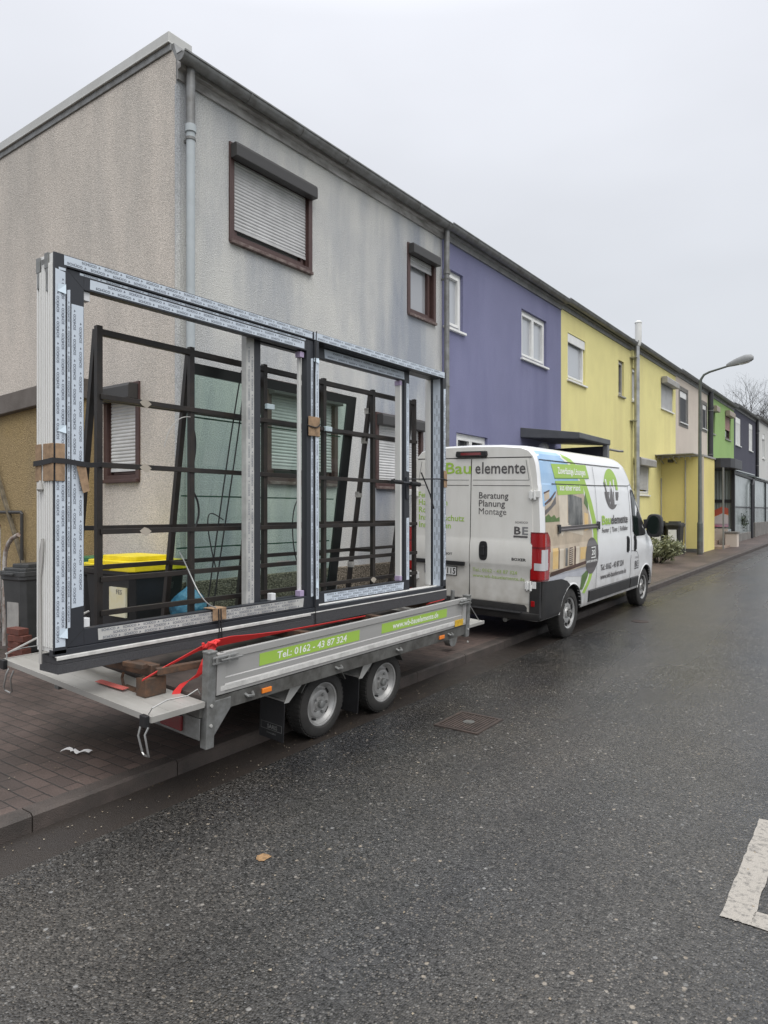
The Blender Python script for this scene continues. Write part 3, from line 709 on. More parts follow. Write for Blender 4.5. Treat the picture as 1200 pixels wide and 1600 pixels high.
MB().box((FX, 24.73, -.1), (-5.08, 24.76, .55)).box((-5.6, 24.70, -.1), (-5.08, 24.735, .62)).build('porch_plinth', galv_dk_m, po)
fix(h4); done(h4)

# --- beige house
E1 = (27.3, 28.42, 5.22, 6.40); E2 = (31.1, 31.85, 5.35, 6.36)
h5 = house(26.70, 32.10, .19, beige_m, 'pinkish beige house between the yellow and the green one, with charcoal shutters', [E1, E2], fascia_m); mark(h5)
window(h5, fmap, *E1, white_m, pane_m, sill=white_m, top=(white_m, .24), shutter=(slat_dk_m, .97), surround=(concrete_m, .16)); window(h5, fmap, *E2, white_m, pane_m, sill=white_m, top=(white_m, .2), shutter=(slat_dk_m, .97), surround=(concrete_m, .14))
b = MB().prism([(FX, 26.72), (-4.9, 26.72), (-4.62, 26.95), (-4.55, 27.4), (-4.55, 28.85), (FX, 28.85)], 'z', 3.42, 3.76); po = b.build('glass_porch', panel_dk_m, h5, .01)
MB().box((-4.9, 28.7, .4), (-4.78, 28.82, 3.42)).build('porch_post', panel_dk_m, po); MB().box((-4.85, 26.76, .4), (-4.80, 26.82, 3.42)).build('porch_post', postgr_m, po); MB().box((-6.3, 28.74, 2.2), (-4.9, 28.78, 2.32)).build('porch_rail', panel_dk_m, po)
b = MB(); rows = []
for i in range(29):
    x_ = -6.35 + 1.46 * i / 28; rows.append([(x_, 28.80 + .02 * (i % 2), 1.2), (x_, 28.80 + .02 * (i % 2), 3.42)])
b.grid(rows); b.build('ribbed_panel', polyc_m, po)
b = MB().box((-6.3, 28.72, 1.28), (-5.0, 28.735, 1.62)); b.build('banner_base', mat('pink_banner', (.55, .16, .24), .5, var=1, vscale=3, col2=(.50, .42, .50), stretch=(.6, 1, 3)), po)
def ridge(nm, m_, pts, z0, dy): MB().prism([(pts[0][0], z0)] + pts + [(pts[-1][0], z0)], 'y', 28.715 - dy, 28.72 - dy).build(nm, m_, po)
ridge('banner_peak', mat('red_banner', (.48, .10, .06), .5), [(-6.3, 1.85), (-5.9, 2.05), (-5.55, 1.88), (-5.2, 2.06), (-5.0, 1.98)], 1.45, 0)
ridge('banner_slope', mat('orange_banner', (.62, .25, .05), .5), [(-6.3, 1.66), (-5.85, 1.9), (-5.45, 1.7), (-5.0, 1.78)], 1.45, .006)
ridge('banner_slope', mat('white_banner', (.6, .55, .55), .5), [(-6.3, 1.5), (-5.6, 1.6), (-5.2, 1.8), (-5.0, 1.72)], 1.4, .012)
MB().box((-6.35, 28.6, 0), (-5.0, 28.70, 1.22)).build('porch_dwarf_wall', beige_m, po)
MB().box((-5.02, 28.2, 0), (-4.62, 28.6, 1.05)).build('pillar', beige_m, po, .01); MB().box((-5.05, 28.17, 1.05), (-4.59, 28.63, 1.12)).build('pillar_cap', concrete_m, po, .01)
b = MB().box((-6.2, 26.75, 0), (-4.85, 28.6, .62)).box((-6.2, 27.1, .62), (-5.3, 28.6, .78)); b.build('steps', mat('pinkish_steps', (.36, .27, .21), .7, var=.4, vscale=4), po, .01)
fix(h5); done(h5)

# --- green, dark grey, pale houses
G1 = (32.95, 33.6, 5.3, 6.48); G2 = (35.98, 37.3, 5.32, 6.62)
h6 = house(32.10, 38.2, .22, green_m, 'bright green house with a half-lowered pinkish shutter', [G1, G2], fascia_m); mark(h6)
window(h6, fmap, *G1, brownfr_m, pane_m, sill=boxgrey_m, box=(mat('tan_shutter_box', (.30, .25, .20), .5), .25, .2)); window(h6, fmap, *G2, brownfr_m, pane_m, sill=boxgrey_m, box=(MATS['tan_shutter_box'], .25, .2), shutter=(slat_pk_m, .62))
downpipe(h6, 32.25, 6.88, panel_dk_m, panel_dk_m, 6.3, r=.12)
def glass_wall(t, y0, y1, zt0, zt1, zb, posts):
    b = MB()
    b.add([(-5.2, y0, zb), (-5.2, y1, zb), (-5.2, y1, zt1), (-5.2, y0, zt0), (-5.22, y0, zb), (-5.22, y1, zb), (-5.22, y1, zt1), (-5.22, y0, zt0)], [(0, 1, 2, 3), (7, 6, 5, 4), (0, 4, 5, 1), (1, 5, 6, 2), (2, 6, 7, 3), (3, 7, 4, 0)])
    gw = b.build('glass_screen', frostgl_m, t)
    b = MB(); b.bar((-5.19, y0, zt0 + .03), (-5.19, y1, zt1 + .03), .1, .09)
    for y in posts:
        f_ = (y - y0) / (y1 - y0); b.box((-5.23, y - .04, .4), (-5.15, y + .04, zt0 + (zt1 - zt0) * f_))
    b.bar((-5.18, y0, 2.05), (-5.18, y1, 2.05), .03, .05); b.build('screen_frame', panel_dk_m, gw)
    b = MB().box((-5.3, y0, -.2), (-5.12, y1, zb)); b.build('dwarf_wall', concrete_m, gw, .01)
    b = MB().prism([(FX, zt0 + .42), (-5.05, zt0 + .06), (-5.05, zt0 + .10), (FX, zt0 + .48)], 'y', y0, y1); b.build('lean_to_roof', frostgl_m, gw)
glass_wall(h6, 28.95, 35.3, 3.44, 3.32, .95, (28.98, 35.2))
MB().tube([(-5.10, 35.3, 3.3), (-5.08, 34.8, 3.05), (-5.08, 34.75, .5)], .05, 10).build('drainpipe', panel_dk_m, h6, smooth=True)
fix(h6); done(h6)
D1 = (38.65, 40.1, 5.25, 6.68); D2 = (42.7, 43.9, 5.25, 6.75)
h7 = house(38.2, 45.2, .36, slate_m, 'dark grey house with white closed shutters beyond the green one', [D1, D2], fascia_m); mark(h7)
window(h7, fmap, *D1, white_m, sky_pane_m, sill=white_m, top=(white_m, .3), shutter=(white_m, .97)); window(h7, fmap, *D2, white_m, sky_pane_m, sill=white_m, top=(white_m, .3), shutter=(white_m, .97))
downpipe(h7, 45.05, 7.02, panel_dk_m, panel_dk_m, 6.5, r=.09)
glass_wall(h7, 35.9, 45.0, 3.36, 3.3, 1.35, (35.95, 39.5, 44.9))
fix(h7); done(h7)
P1 = (47.6, 48.5, 5.1, 6.6)
h8 = house(45.2, 51.4, .55, pale_m, 'pale grey house at the far end of the visible terrace', [P1], fascia_m); mark(h8)
window(h8, fmap, *P1, white_m, sky_pane_m, sill=white_m, top=(white_m, .3)); fix(h8); done(h8)
h9 = house(51.4, 57.5, .6, beige_m, 'farthest beige house, past the pale grey one', [], fascia_m); done(h9)

# ---------------------------------------------------------------- trailer (local: x across, y forward from the rear posts, z up)
def wheel(parent, name, c, r, w_, side, rim_r, kind):
    """side +1: outer face looks to +x"""
    s = side
    b = MB(); hw = w_ / 2
    b.lathe([(-hw * .72, rim_r * .93), (-hw * .98, rim_r * 1.08), (-hw, r * .86), (-hw * .82, r * .97), (-hw * .4, r), (hw * .4, r), (hw * .82, r * .97), (hw, r * .86), (hw * .98, rim_r * 1.08), (hw * .72, rim_r * .93)], c, 'x', 40, False)
    for k in range(44):                                   # tread blocks
        a = 2 * math.pi * k / 44
        for sg in (-1, 1):
            p = (c[0] + sg * hw * .45, c[1] + math.cos(a) * r, c[2] + math.sin(a) * r)
            b.bar((p[0] - hw * .33, p[1], p[2]), (p[0] + hw * .33, p[1], p[2]), .6 * 2 * math.pi * r / 44, .006, (0, math.cos(a), math.sin(a)))
    wh = thing_part(name, parent)
    b.build('tyre', tyre_m, wh, smooth=True)
    o = hw * s
    b = MB()
    if kind == 'trailer':
        b.lathe([(c0 * s, rr) for c0, rr in ((hw * .80, rim_r * 1.04), (hw * .86, rim_r * 1.03), (hw * .84, rim_r * .96), (hw * .55, rim_r * .90), (hw * .40, rim_r * .84), (hw * .22, rim_r * .80), (hw * .24, rim_r * .70), (hw * .52, rim_r * .62), (hw * .58, rim_r * .48), (hw * .48, rim_r * .34), (hw * .62, rim_r * .30), (hw * .62, .002))], c, 'x', 40, False)
    else:
        b.lathe([(c0 * s, rr) for c0, rr in ((hw * .80, rim_r * 1.06), (hw * .90, rim_r * 1.04), (hw * .80, rim_r * .93), (hw * .52, rim_r * .90), (hw * .62, rim_r * .72), (hw * .70, rim_r * .50), (hw * .62, rim_r * .36), (hw * .80, rim_r * .33), (hw * .84, rim_r * .10), (hw * .84, .002))], c, 'x', 40, False)
    b.build('rim', rim_m, wh, smooth=True)
    b = MB(); n = 5 if kind == 'trailer' else 9
    for k in range(n):                                    # vent holes as dark pockets, bolts
        a = 2 * math.pi * (k + .5) / n
        if kind == 'trailer': rr, ln, wd, dx = rim_r * .775, .05, .018, hw * .245
        else: rr, ln, wd, dx = rim_r * .78, .062, .045, hw * .64
        p = Vector((c[0] + s * dx, c[1] + math.cos(a) * rr, c[2] + math.sin(a) * rr))
        b.bar(p - Vector((s * .004, 0, 0)), p + Vector((s * .006, 0, 0)), ln, wd, (0, math.cos(a), math.sin(a)))
    b.build('vent_holes', hub_m, wh)
    b = MB()
    for k in range(5):
        a = 2 * math.pi * k / 5; rr = rim_r * (.42 if kind == 'trailer' else .24); dx = hw * (.55 if kind == 'trailer' else .84)
        b.lathe([(0, .012), (s * .014, .011), (s * .016, .004)], (c[0] + s * dx, c[1] + math.cos(a) * rr, c[2] + math.sin(a) * rr), 'x', 6)
    b.lathe([(s * hw * .5, rim_r * .2), (s * hw * .9, rim_r * .19), (s * hw * .97, rim_r * .14), (s * hw * .97, .001)], c, 'x', 20, False)
    b.build('hub_bolts', galv_m if kind == 'trailer' else galv_dk_m, wh, smooth=True)
    return wh
def thing_part(name, parent):
    o = bpy.data.objects.new(name, None); sc.collection.objects.link(o); o.parent = parent; o.empty_display_size = .1; return o

TR = thing('flatbed_trailer', (-4.465, 2.88, .1065), 'twin axle aluminium flatbed trailer with its tail board folded flat, loaded with window frames', 'trailer', None, (.0115, .062, 0))
HW, TL = .915, 3.36
b = MB()
for sx in (-1, 1):
    b.box((sx * (HW - .055), .02, .525), (sx * (HW - .005), TL - .02, .622))
    b.box((sx * (HW - .055), .02, .525), (sx * (HW - .10), TL - .02, .531))
for y in (.0, .6, 1.2, 1.8, 2.4, 3.0, TL - .06): b.box((-HW + .06, y, .53), (HW - .06, y + .05, .60))
b.box((-HW + .03, -.03, .50), (HW - .03, .02, .60))
for sx in (-.35, .35): b.bar((sx * 1.2, 1.2, .50), (sx * .12, 4.55, .47), .06, .09)
b.build('chassis', galv_dk_m, TR, .004)
MB().box((-HW + .03, .0, .602), (HW - .03, TL, .632)).build('deck', deck_m, TR)
b = MB(); b.box((-HW + .02, -.035, .36), (HW - .02, -.03, .50)); b.build('rear_light_board', galv_m, TR, .004)
for sx in (-1, 1):
    lb = MB().box((sx * .62 - .11, -.055, .385), (sx * .62 + .11, -.034, .485)).build('tail_light', dred_m, TR, .006)
def side_board(sx):
    X = sx * HW; o = lambda d: X - sx * .028 + sx * d
    prof = [(o(-.0), .632), (o(.030), .632), (o(.030), .650), (o(.036), .655), (o(.036), .690), (o(.028), .696), (o(.028), .735), (o(.022), .74), (o(.022), .855), (o(.031), .862), (o(.031), .905), (o(.0), .905)]
    p = MB().prism(prof, 'y', .10, TL - .10).build('side_board', alu_m, TR)
    MB().box((o(.0362), .10, .656), (o(.0385), TL - .1, .688)).build('edge_strip', alu_lt_m, p)
    for y in (.07, TL - .14): MB().box((o(.0), y, .632), (o(.036), y + .07, .905)).build('end_cap', alu_m, p, .004)
    return p
sb_r = side_board(1)
for sx in (-1, 1):
    for y, zb in ((-.005, .30), (TL - .06, .50)):
        pb = MB().box((sx * (HW - .05), y, zb), (sx * (HW + .012), y + .065, .92))
        pb.box((sx * (HW - .052), y - .004, .915), (sx * (HW + .016), y + .069, .93))
        if y < 0: pb.prism([(.06, .36), (.20, .525), (.20, .60), (.06, .60)], 'x', sx * (HW - .008), sx * (HW + .001))
        po = pb.build('corner_post', galv_m, TR, .005)
        bb = MB()
        for z in (.45, .58): bb.lathe([(0, .011), (sx * .01, .010)], (sx * (HW + .012), y + .032, z), 'x', 6)
        bb.build('bolt', zinc_lt_m, po)
        d = 1 if y < 0 else -1; y0 = y + (.03 if y < 0 else .035)      # over-centre latch
        lb = MB().box((sx * (HW + .012), y0, .845), (sx * (HW + .022), y0 + d * .19, .895))
        for z in (.852, .888): lb.bar((sx * (HW + .028), y0 - d * .01, z), (sx * (HW + .028), y0 + d * .20, z), .010, .010)
        lb.bar((sx * (HW + .034), y0 + d * .05, .870), (sx * (HW + .034), y0 + d * .23, .868), .024, .012)
        lb.tube([(sx * (HW + .03), y0 + d * .12, .848), (sx * (HW + .03), y0 + d * .12, .894)], .012, 8)
        lb.tube([(sx * (HW + .03), y0 + d * .02, .848), (sx * (HW + .03), y0 + d * .02, .894)], .010, 8)
        lb.build('latch', wire_m if y < 0 else galv_m, po, .002)
# tail board hanging level behind the deck, with its two loose catches and cables
tb = MB().box((-HW + .0, -.405, .585), (HW - .0, -.012, .612)); tb.box((-HW, -.41, .578), (HW, -.396, .616)); tb.box((HW - .012, -.405, .578), (HW + .004, -.02, .616)); tb.box((-HW - .004, -.405, .578), (-HW + .012, -.02, .616))
for i in range(1, 3): tb.box((-HW + .012, -.40 + i * .13, .612), (HW - .012, -.397 + i * .13, .6135))
tailb = tb.build('tail_board', gate_m, TR, .003)
for sx in (-1, 1):
    cb = MB().box((sx * (HW - .015), -.44, .55), (sx * (HW - .075), -.408, .62)); cb.build('hinge_block', black_pl_m, tailb, .004)
    lp = [(sx * (HW - .07), -.43, .56), (sx * (HW - .065), -.45, .50), (sx * (HW - .05), -.43, .40), (sx * (HW - .03), -.43, .385), (sx * (HW + .03), -.44, .395), (sx * (HW + .035), -.45, .42), (sx * (HW + .0), -.45, .52), (sx * (HW + .005), -.43, .56)]
    if sx < 0: lp = [(p[0] + .10, p[1] + .02, p[2]) for p in lp]
    MB().tube(lp, .0065, 6).build('wire_catch', wire_m, tailb, smooth=True)
    MB().tube([(sx * (HW - .04), -.40, .62), (sx * (HW - .02), -.39, .66), (sx * (HW - .03), -.28, .68), (sx * (HW - .02), -.14, .675), (sx * (HW - .02), -.06, .70), (sx * (HW - .03), -.03, .66)], .004, 5).build('safety_cable', wire_m, tailb, smooth=True)
fb = MB().box((-HW, TL + .01, .585), (HW, TL + .34, .612)).box((HW - .01, TL + .01, .58), (HW + .004, TL + .34, .616)); fg = fb.build('front_board', gate_m, TR, .003)
MB().tube([(HW - .02, TL + .0, .85), (HW - .01, TL + .25, .62)], .004, 5).build('board_cable', wire_m, fg)
# wheels, mudguards, flaps
WR = .262
for sx in (-1, 1):
    for y in (1.27, 2.10):
        wheel(TR, 'wheel', (sx * (HW - .20), y, WR), WR, .17, sx, .172, 'trailer')
    for y, fl in ((.79, True), (1.67, True)):
        g = MB(); xa, xb = sx * (HW - .33), sx * (HW - .075)
        q = [(y + .20, .535), (y + .03, .40), (y + .0, .395), (y + .0, .41), (y + .02, .415), (y + .18, .545)]
        g.prism(q, 'x', xa, xb)
        gb = g.prism([(y - .012, .395), (y + .035, .392), (y + .21, .53), (y + .06, .535)], 'x', xb, xb + sx * .003)
        gd = g.build('mudguard', zinc_lt_m, TR)
        f_ = MB().box((xa, y - .006, .095), (xb, y + .002, .40)); fl_ = f_.build('mud_flap', black_pl_m, gd, .003)
        if sx > 0 and y < 1:
            t_ = MB(); fn = lambda u, v: ((xa + xb) / 2 + .01 + u, y - .0075, .175 + v); put_text(t_, 'SARIS', fn, .030, .105, 'C', .02); put_text(t_, 'TRAILERS', lambda u, v: ((xa + xb) / 2 + u, y - .0075, .135 + v), .011, .10, 'C')
            r_ = MB(); x0, x1 = min(xa, xb) + .02, max(xa, xb) - .02
            for p_, q_ in (((x0, .165), (x1, .165)), ((x0, .217), (x1, .217)), ((x0, .165), (x0, .217)), ((x1, .165), (x1, .217))): t_.box((min(p_[0], q_[0]) - .001, y - .0085, min(p_[1], q_[1]) - .001), (max(p_[0], q_[0]) + .001, y - .0062, max(p_[1], q_[1]) + .001))
            t_.build('flap_lettering', galv_m, fl_, recalc=False)
    gm = MB()
    for y in (1.27, 2.10): gm.prism([(y + .31 * math.cos(R(a)), .262 + .305 * math.sin(R(a))) for a in range(150, 29, -10)] + [(y + .30 * math.cos(R(a)), .262 + .295 * math.sin(R(a))) for a in range(30, 151, 10)], 'x', sx * (HW - .30), sx * (HW - .115))
    if True: gm.build('wheel_cover', galv_dk_m, TR)
    for y in (.52, 2.84):
        MB().box((sx * (HW - .004), y - .045, .555), (sx * (HW + .010), y + .045, .59)).build('side_reflector', orange_m, TR, .004)
    for y in (.36, 1.30, 2.12, 3.0):
        hb = MB().tube([(sx * (HW - .01), y - .03, .585), (sx * (HW + .018), y - .025, .575), (sx * (HW + .022), y + .02, .57), (sx * (HW - .01), y + .035, .585)], .011, 6); hb.build('lashing_ring', galv_m, TR, smooth=True)
MB().box((HW + .0115, 3.06, .64), (HW + .016, 3.22, .705)).build('warning_plate', ylabel_m, sb_r, .002)
for (ya, yb, za, zb, txt) in ((.45, 1.555, .752, .838, 'Tel.: 0162 - 43 87 324'), (1.86, 2.925, .757, .84, 'www.wb-bauelemente.de')):
    st = MB().box((HW - .0062, ya, za), (HW - .0042, yb, zb)).build('green_sticker', green_gr_m, sb_r)
    t_ = MB(); put_text(t_, txt, lambda u, v: (HW - .0034, (ya + yb) / 2 + u, za + .020 + v), .050, (yb - ya) * .70, 'C', .016, .08); t_.build('sticker_lettering', whitet_m, st, recalc=False)
t_ = MB(); put_text(t_, '750', lambda u, v: (HW + .0092, .93 + u, .66 + v), .014); t_.build('stamped_number', galv_dk_m, sb_r, recalc=False)
b = MB().bar((0, 4.4, .47), (0, 4.9, .47), .08, .08).lathe([(.44, .05), (.54, .045), (.56, .02)], (0, 4.92, 0), 'z', 14); b.build('drawbar_coupling', galv_m, TR, .006)
b = MB().tube([(.22, 4.2, .30), (.22, 4.2, .80)], .025, 10).lathe([(-.04, .09), (.04, .09)], (.22, 4.2, .22), 'x', 16); b.build('jockey_wheel', galv_m, TR)

# ---------------------------------------------------------------- steel A-frame rack (world metres)
RX, RY0, RY1, RZ0, RZ1 = -4.41, 2.67, 6.57, .86, 3.15
RK = thing('transport_rack', (RX, 4.6, .80), 'dark steel A-frame transport rack of square tubes standing on the trailer behind the new frame', 'rack', None)
ys = [RY0 + (RY1 - RY0) * i / 5 for i in range(6)]
def W2L(o, t): o.data.transform(Matrix.Translation(-Vector(t.location))); return o
def legX(z): return RX - .04 - (RZ1 - z) * .142
for y in ys:
    W2L(MB().box((RX - .021, y - .021, RZ0), (RX + .021, y + .021, RZ1)).build('upright', rack_m, RK, .003), RK)
for i, y in enumerate(ys):
    W2L(MB().bar((RX - .03, y + .005, RZ1 - .02), (legX(RZ0), y + .005, RZ0), .042, .042, (0, 1, 0)).build('leaning_leg', rack_m, RK, .003), RK)
zs = [1.168, 1.40, 1.73, 2.19, 2.66]
W2L(MB().box((RX - .0205, RY0 - .0, RZ1 - .065), (RX + .0205, RY1, RZ1 - .0205)).build('top_rail', rack_m, RK, .003), RK)
for z in zs:
    W2L(MB().box((RX + .0005, RY0, z - .018), (RX + .034, RY1 + .02, z + .018)).build('cross_bar', rack_m, RK, .002), RK)
for z in (1.46, 1.75, 2.668):
    W2L(MB().bar((legX(z), RY0, z), (legX(z), RY1, z), .036, .034).build('back_rail', rack_m, RK, .002), RK)
bb = MB()
for i, y in enumerate(ys):
    for z in (1.46,):
        if i < 5: bb.bar((RX, y, z), (legX(z), y, z), .03, .034)
W2L(bb.build('tie_bars', rack_m, RK, .002), RK)
bb = MB()
for y in (2.74, 4.25, 5.3, 6.45):
    bb.box((-5.10, y - .035, .80), (-3.86, y + .035, .872))
bb.box((-5.08, 2.72, .815), (-5.02, 6.5, .868)); bb.box((RX - .03, 2.78, .805), (RX + .03, 6.42, .866)); 
W2L(bb.build('base_frame', rust_m, RK, .004), RK)
bb = MB()                                              # rear stub: hollow end and a shaped foot block
bb.box((-3.93, 2.64, .682), (-3.83, 2.80, .798)); bb.bar((-4.16, 2.70, .70), (-3.94, 2.70, .685), .06, .012)
bb.tube([(-4.16, 2.70, .79), (-4.175, 2.70, .75), (-4.16, 2.70, .705), (-4.12, 2.70, .692)], .011, 6)
W2L(bb.build('foot_block', rust_m, RK, .004), RK)
W2L(MB().bar((-3.83, 2.72, .835), (-3.60, 3.55, .862), .045, .045).bar((-3.86, 2.66, .875), (-4.02, 2.62, .885), .05, .03).build('outrigger', rust_m, RK, .004), RK)
W2L(MB().box((-4.98, 2.60, .70), (-4.88, 2.80, .80)).build('foot_block', rust_m, RK, .004), RK)
bb = MB()
for y, z in ((ys[0] + .35, 2.66), (ys[0] + .35, 2.19), (ys[0] + .35, 1.73), (ys[3] + .75, 1.16)):
    bb.add([(RX + .036, y - .05, z + .0), (RX + .036, y - .012, z + .025), (RX + .037, y + .02, z + .017), (RX + .036, y + .05, z - .005), (RX + .036, y + .01, z - .04), (RX + .037, y - .03, z - .022)], [(0, 1, 2, 3, 4, 5)])
W2L(bb.build('tape_remnant', mat('dried_tape', (.40, .36, .30), .8), RK), RK)
pad_m = mat('worn_white_pad', (.42, .41, .38), .8, var=.6, vscale=20)
for y, z in ((ys[4], 2.93), (ys[4], 2.62), (ys[4], 2.05), (ys[4], 1.30)): W2L(MB().box((legX(z) - .024, y - .02, z - .03), (legX(z) + .03, y + .03, z + .03)).build('foam_pad', pad_m, RK), RK)
bb = MB()
for y, z in ((ys[2] + .03, 2.78), (ys[3] + .02, 2.66)): bb.box((RX + .0215, y - .045, z - .022), (RX + .055, y + .045, z + .024))
W2L(bb.build('spacer_block', mat('pale_blue_block', (.52, .62, .66), .5), RK, .004), RK)

# ---------------------------------------------------------------- glass unit leaning on the back of the rack
def gx(z): return legX(z) - .034
def gpl(y0, y1, z0, z1, d=0, th=.022):
    return [(gx(z) - d - e_, y, z) for e_ in (0, th) for y, z in ((y0, z0), (y1, z0), (y1, z1), (y0, z1))]
BOXF = [(0, 1, 2, 3), (7, 6, 5, 4), (0, 4, 5, 1), (1, 5, 6, 2), (2, 6, 7, 3), (3, 7, 4, 0)]
def glass_unit(y0, y1, z0, z1, label, band, d):
    t = thing('glass_pane', (gx(z0), (y0 + y1) / 2, z0), label, 'glass pane', None)
    W2L(MB().add([(gx(z) - d, y, z) for y, z in ((y0 + .005, z0), (y1 - .005, z0), (y1 - .005, z1), (y0 + .005, z1))], [(0, 1, 2, 3)]).build('glass', gglass_m, t), t)
    bb = MB(); bl, br, bt, bo = band
    if bl: bb.add(gpl(y0, y0 + bl, z0, z1, d - .008), BOXF)
    if br: bb.add(gpl(y1 - br, y1, z0, z1, d - .008), BOXF)
    bb.add(gpl(y0 + bl, y1 - br, z1 - bt, z1, d - .008), BOXF); bb.add(gpl(y0 + bl, y1 - br, z0, z0 + bo, d - .008), BOXF)
    W2L(bb.build('dark_edge_band', gedge_m, t), t)
    return t
g1 = glass_unit(3.50, 5.62, .89, 3.055, 'large green tinted glass pane with dark edges leaning on the back of the rack', (.012, .13, .085, .03), .0)
bb = MB()
for z in (2.63, 1.99, 1.56): bb.add(gpl(3.55, 5.45, z, z + .012, .012, .006), BOXF)
W2L(bb.build('green_line', greenline_m, g1), g1)  # thin dark green lines running level across the pane

# black lashing cords that hang in front of the glass
def cord(name, pts, r, m, label, cat='cord', group=None):
    o = MB().tube(pts, r, 6).build(name, m, None, smooth=True); o.location = pts[0]; o.data.transform(Matrix.Translation(-Vector(pts[0]))); return tag(o, label, cat, group)
def bez(p0, p1, p2, p3, n=18):
    out = []
    for i in range(n + 1):
        t_ = i / n; out.append(tuple((1 - t_) ** 3 * a + 3 * (1 - t_) ** 2 * t_ * b_ + 3 * (1 - t_) * t_ ** 2 * c_ + t_ ** 3 * d_ for a, b_, c_, d_ in zip(p0, p1, p2, p3)))
    return out
gxx = RX - .10
cord('lashing_cord', bez((gxx, 4.06, 3.08), (gxx, 3.95, 2.6), (gxx - .1, 3.86, 1.6), (gxx - .15, 3.80, .98)), .006, blackstrap_m, 'thin black cord running down the green glass from the rack top, the left of two')
cord('lashing_cord', bez((gxx, 4.10, 3.05), (gxx, 4.02, 2.4), (gxx - .1, 3.92, 1.6), (gxx - .15, 3.87, .98)), .006, blackstrap_m, 'thin black cord running down the green glass from the rack top, the right of two')
cord('cable_loop', bez((gxx, 3.50, 2.60), (gxx, 3.66, 2.45), (gxx, 3.50, 2.2), (gxx, 3.54, 2.05)) + bez((gxx, 3.54, 2.04), (gxx, 3.66, 1.9), (gxx, 3.60, 1.75), (gxx, 3.50, 1.66))[1:], .008, blackstrap_m, 'short black cable curling beside the second upright of the rack', 'cable')
cord('cable_loop', bez((gxx, 3.78, 1.40), (gxx, 3.60, 2.0), (gxx, 3.75, 1.85), (gxx, 3.86, 1.80)), .005, blackstrap_m, 'thin black cable arching low in front of the green glass', 'cable')
cord('cable_loop', bez((gxx, 4.82, 2.0), (gxx, 4.62, 2.0), (gxx, 4.66, 1.4), (gxx, 4.84, 1.26)), .006, blackstrap_m, 'black cable bowed low behind the middle of the new frame', 'cable')
# ---------------------------------------------------------------- new window frame
FT = thing('window_frame', (-4.2, 4.5, .88), 'new white and anthracite sliding door frame wrapped in pale blue printed tape, upright on the trailer', 'window frame', None)
X0 = -4.10; FD = .205                                    # front plane, depth
fy0, fym, fy1 = 2.19, 4.525, 6.762; fz0, fz1 = .995, 3.45
def fp(name, bb, m, par=None, bev=0, **k): o = bb.build(name, m, par or FT, bev, **k); W2L(o, FT); return o
def xbox(d0, d1, y0, y1, z0, z1, bb=None): return (bb or MB()).box((X0 - d0, y0, z0), (X0 - d1, y1, z1))
# outer frame: front halves anthracite, back halves white
of = []
of.append(fp('side_profile', xbox(0, .014, fy0, fy0 + .082, fz0, fz1), anth_m, None, .003))
wb = MB(); wb.box((X0 - .0145, fy0 + .003, fz0 + .012), (X0 - FD, fy0 + .075, fz1 - .004))
for d in (.022, .050, .075, .105, .125, .155, .185): wb.box((X0 - d, fy0 - .004, fz0 + .04), (X0 - d - .014, fy0 + .004, fz1 - .06))
wp = fp('white_side_profile', wb, pvc_m, None, .003)
cb = MB()
for d, z in ((.06, .13), (.165, .10)): cb.box((X0 - d, fy0 - .006, fz1 - z - .10), (X0 - d - .025, fy0 - .001, fz1 - z + .04))
cb.box((X0 - .058, fy0 - .008, fz1 - .09), (X0 - .10, fy0 + .05, fz1 + .005)); cb.box((X0 - .155, fy0 - .008, fz1 - .10), (X0 - .2, fy0 + .05, fz1 - .008)); cb.box((X0 - .10, fy0 - .003, fz1 - .075), (X0 - .15, fy0 + .05, fz1 - .025))
fp('corner_connector', cb, galv_m, wp, .002)
fp('cord_knot', MB().lathe([(-.03, .008), (-.015, .022), (.02, .014), (.04, .004)], (X0 - .125, fy0 - .02, 2.02), 'z', 8), rope_m, wp, smooth=True)
fp('side_profile', xbox(0, .04, fy1 - .062, fy1, fz0, fz1 - .0), anth_m, None, .003)
fp('jamb_lining', xbox(.041, .135, fy1 - .062, fy1 - .004, fz0 + .03, fz1 - .06), tape_m); fp('jamb_lining', xbox(.136, .165, fy1 - .064, fy1 - .004, fz0 + .03, fz1 - .06), anth_m)
wb = MB(); wb.box((X0 - .166, fy1 - .066, fz0 + .03), (X0 - FD - .035, fy1 - .01, fz1 - .06)); 
fp('white_side_profile', wb, pvc_m, None, .003)
fp('head_profile', xbox(0, .055, fy0 + .082, fy1 - .075, fz1 - .075, fz1), anth_m, None, .003)
fp('white_head_profile', MB().box((X0 - .0555, fy0 + .075, fz1 - .062), (X0 - FD, fy1 - .01, fz1 - .006)), pvc_m, None, .003)
fp('reveal_liner', MB().box((X0 - .0555, fym + .03, fz1 - .078), (X0 - .185, fy1 - .02, fz1 - .064)), anth_m)
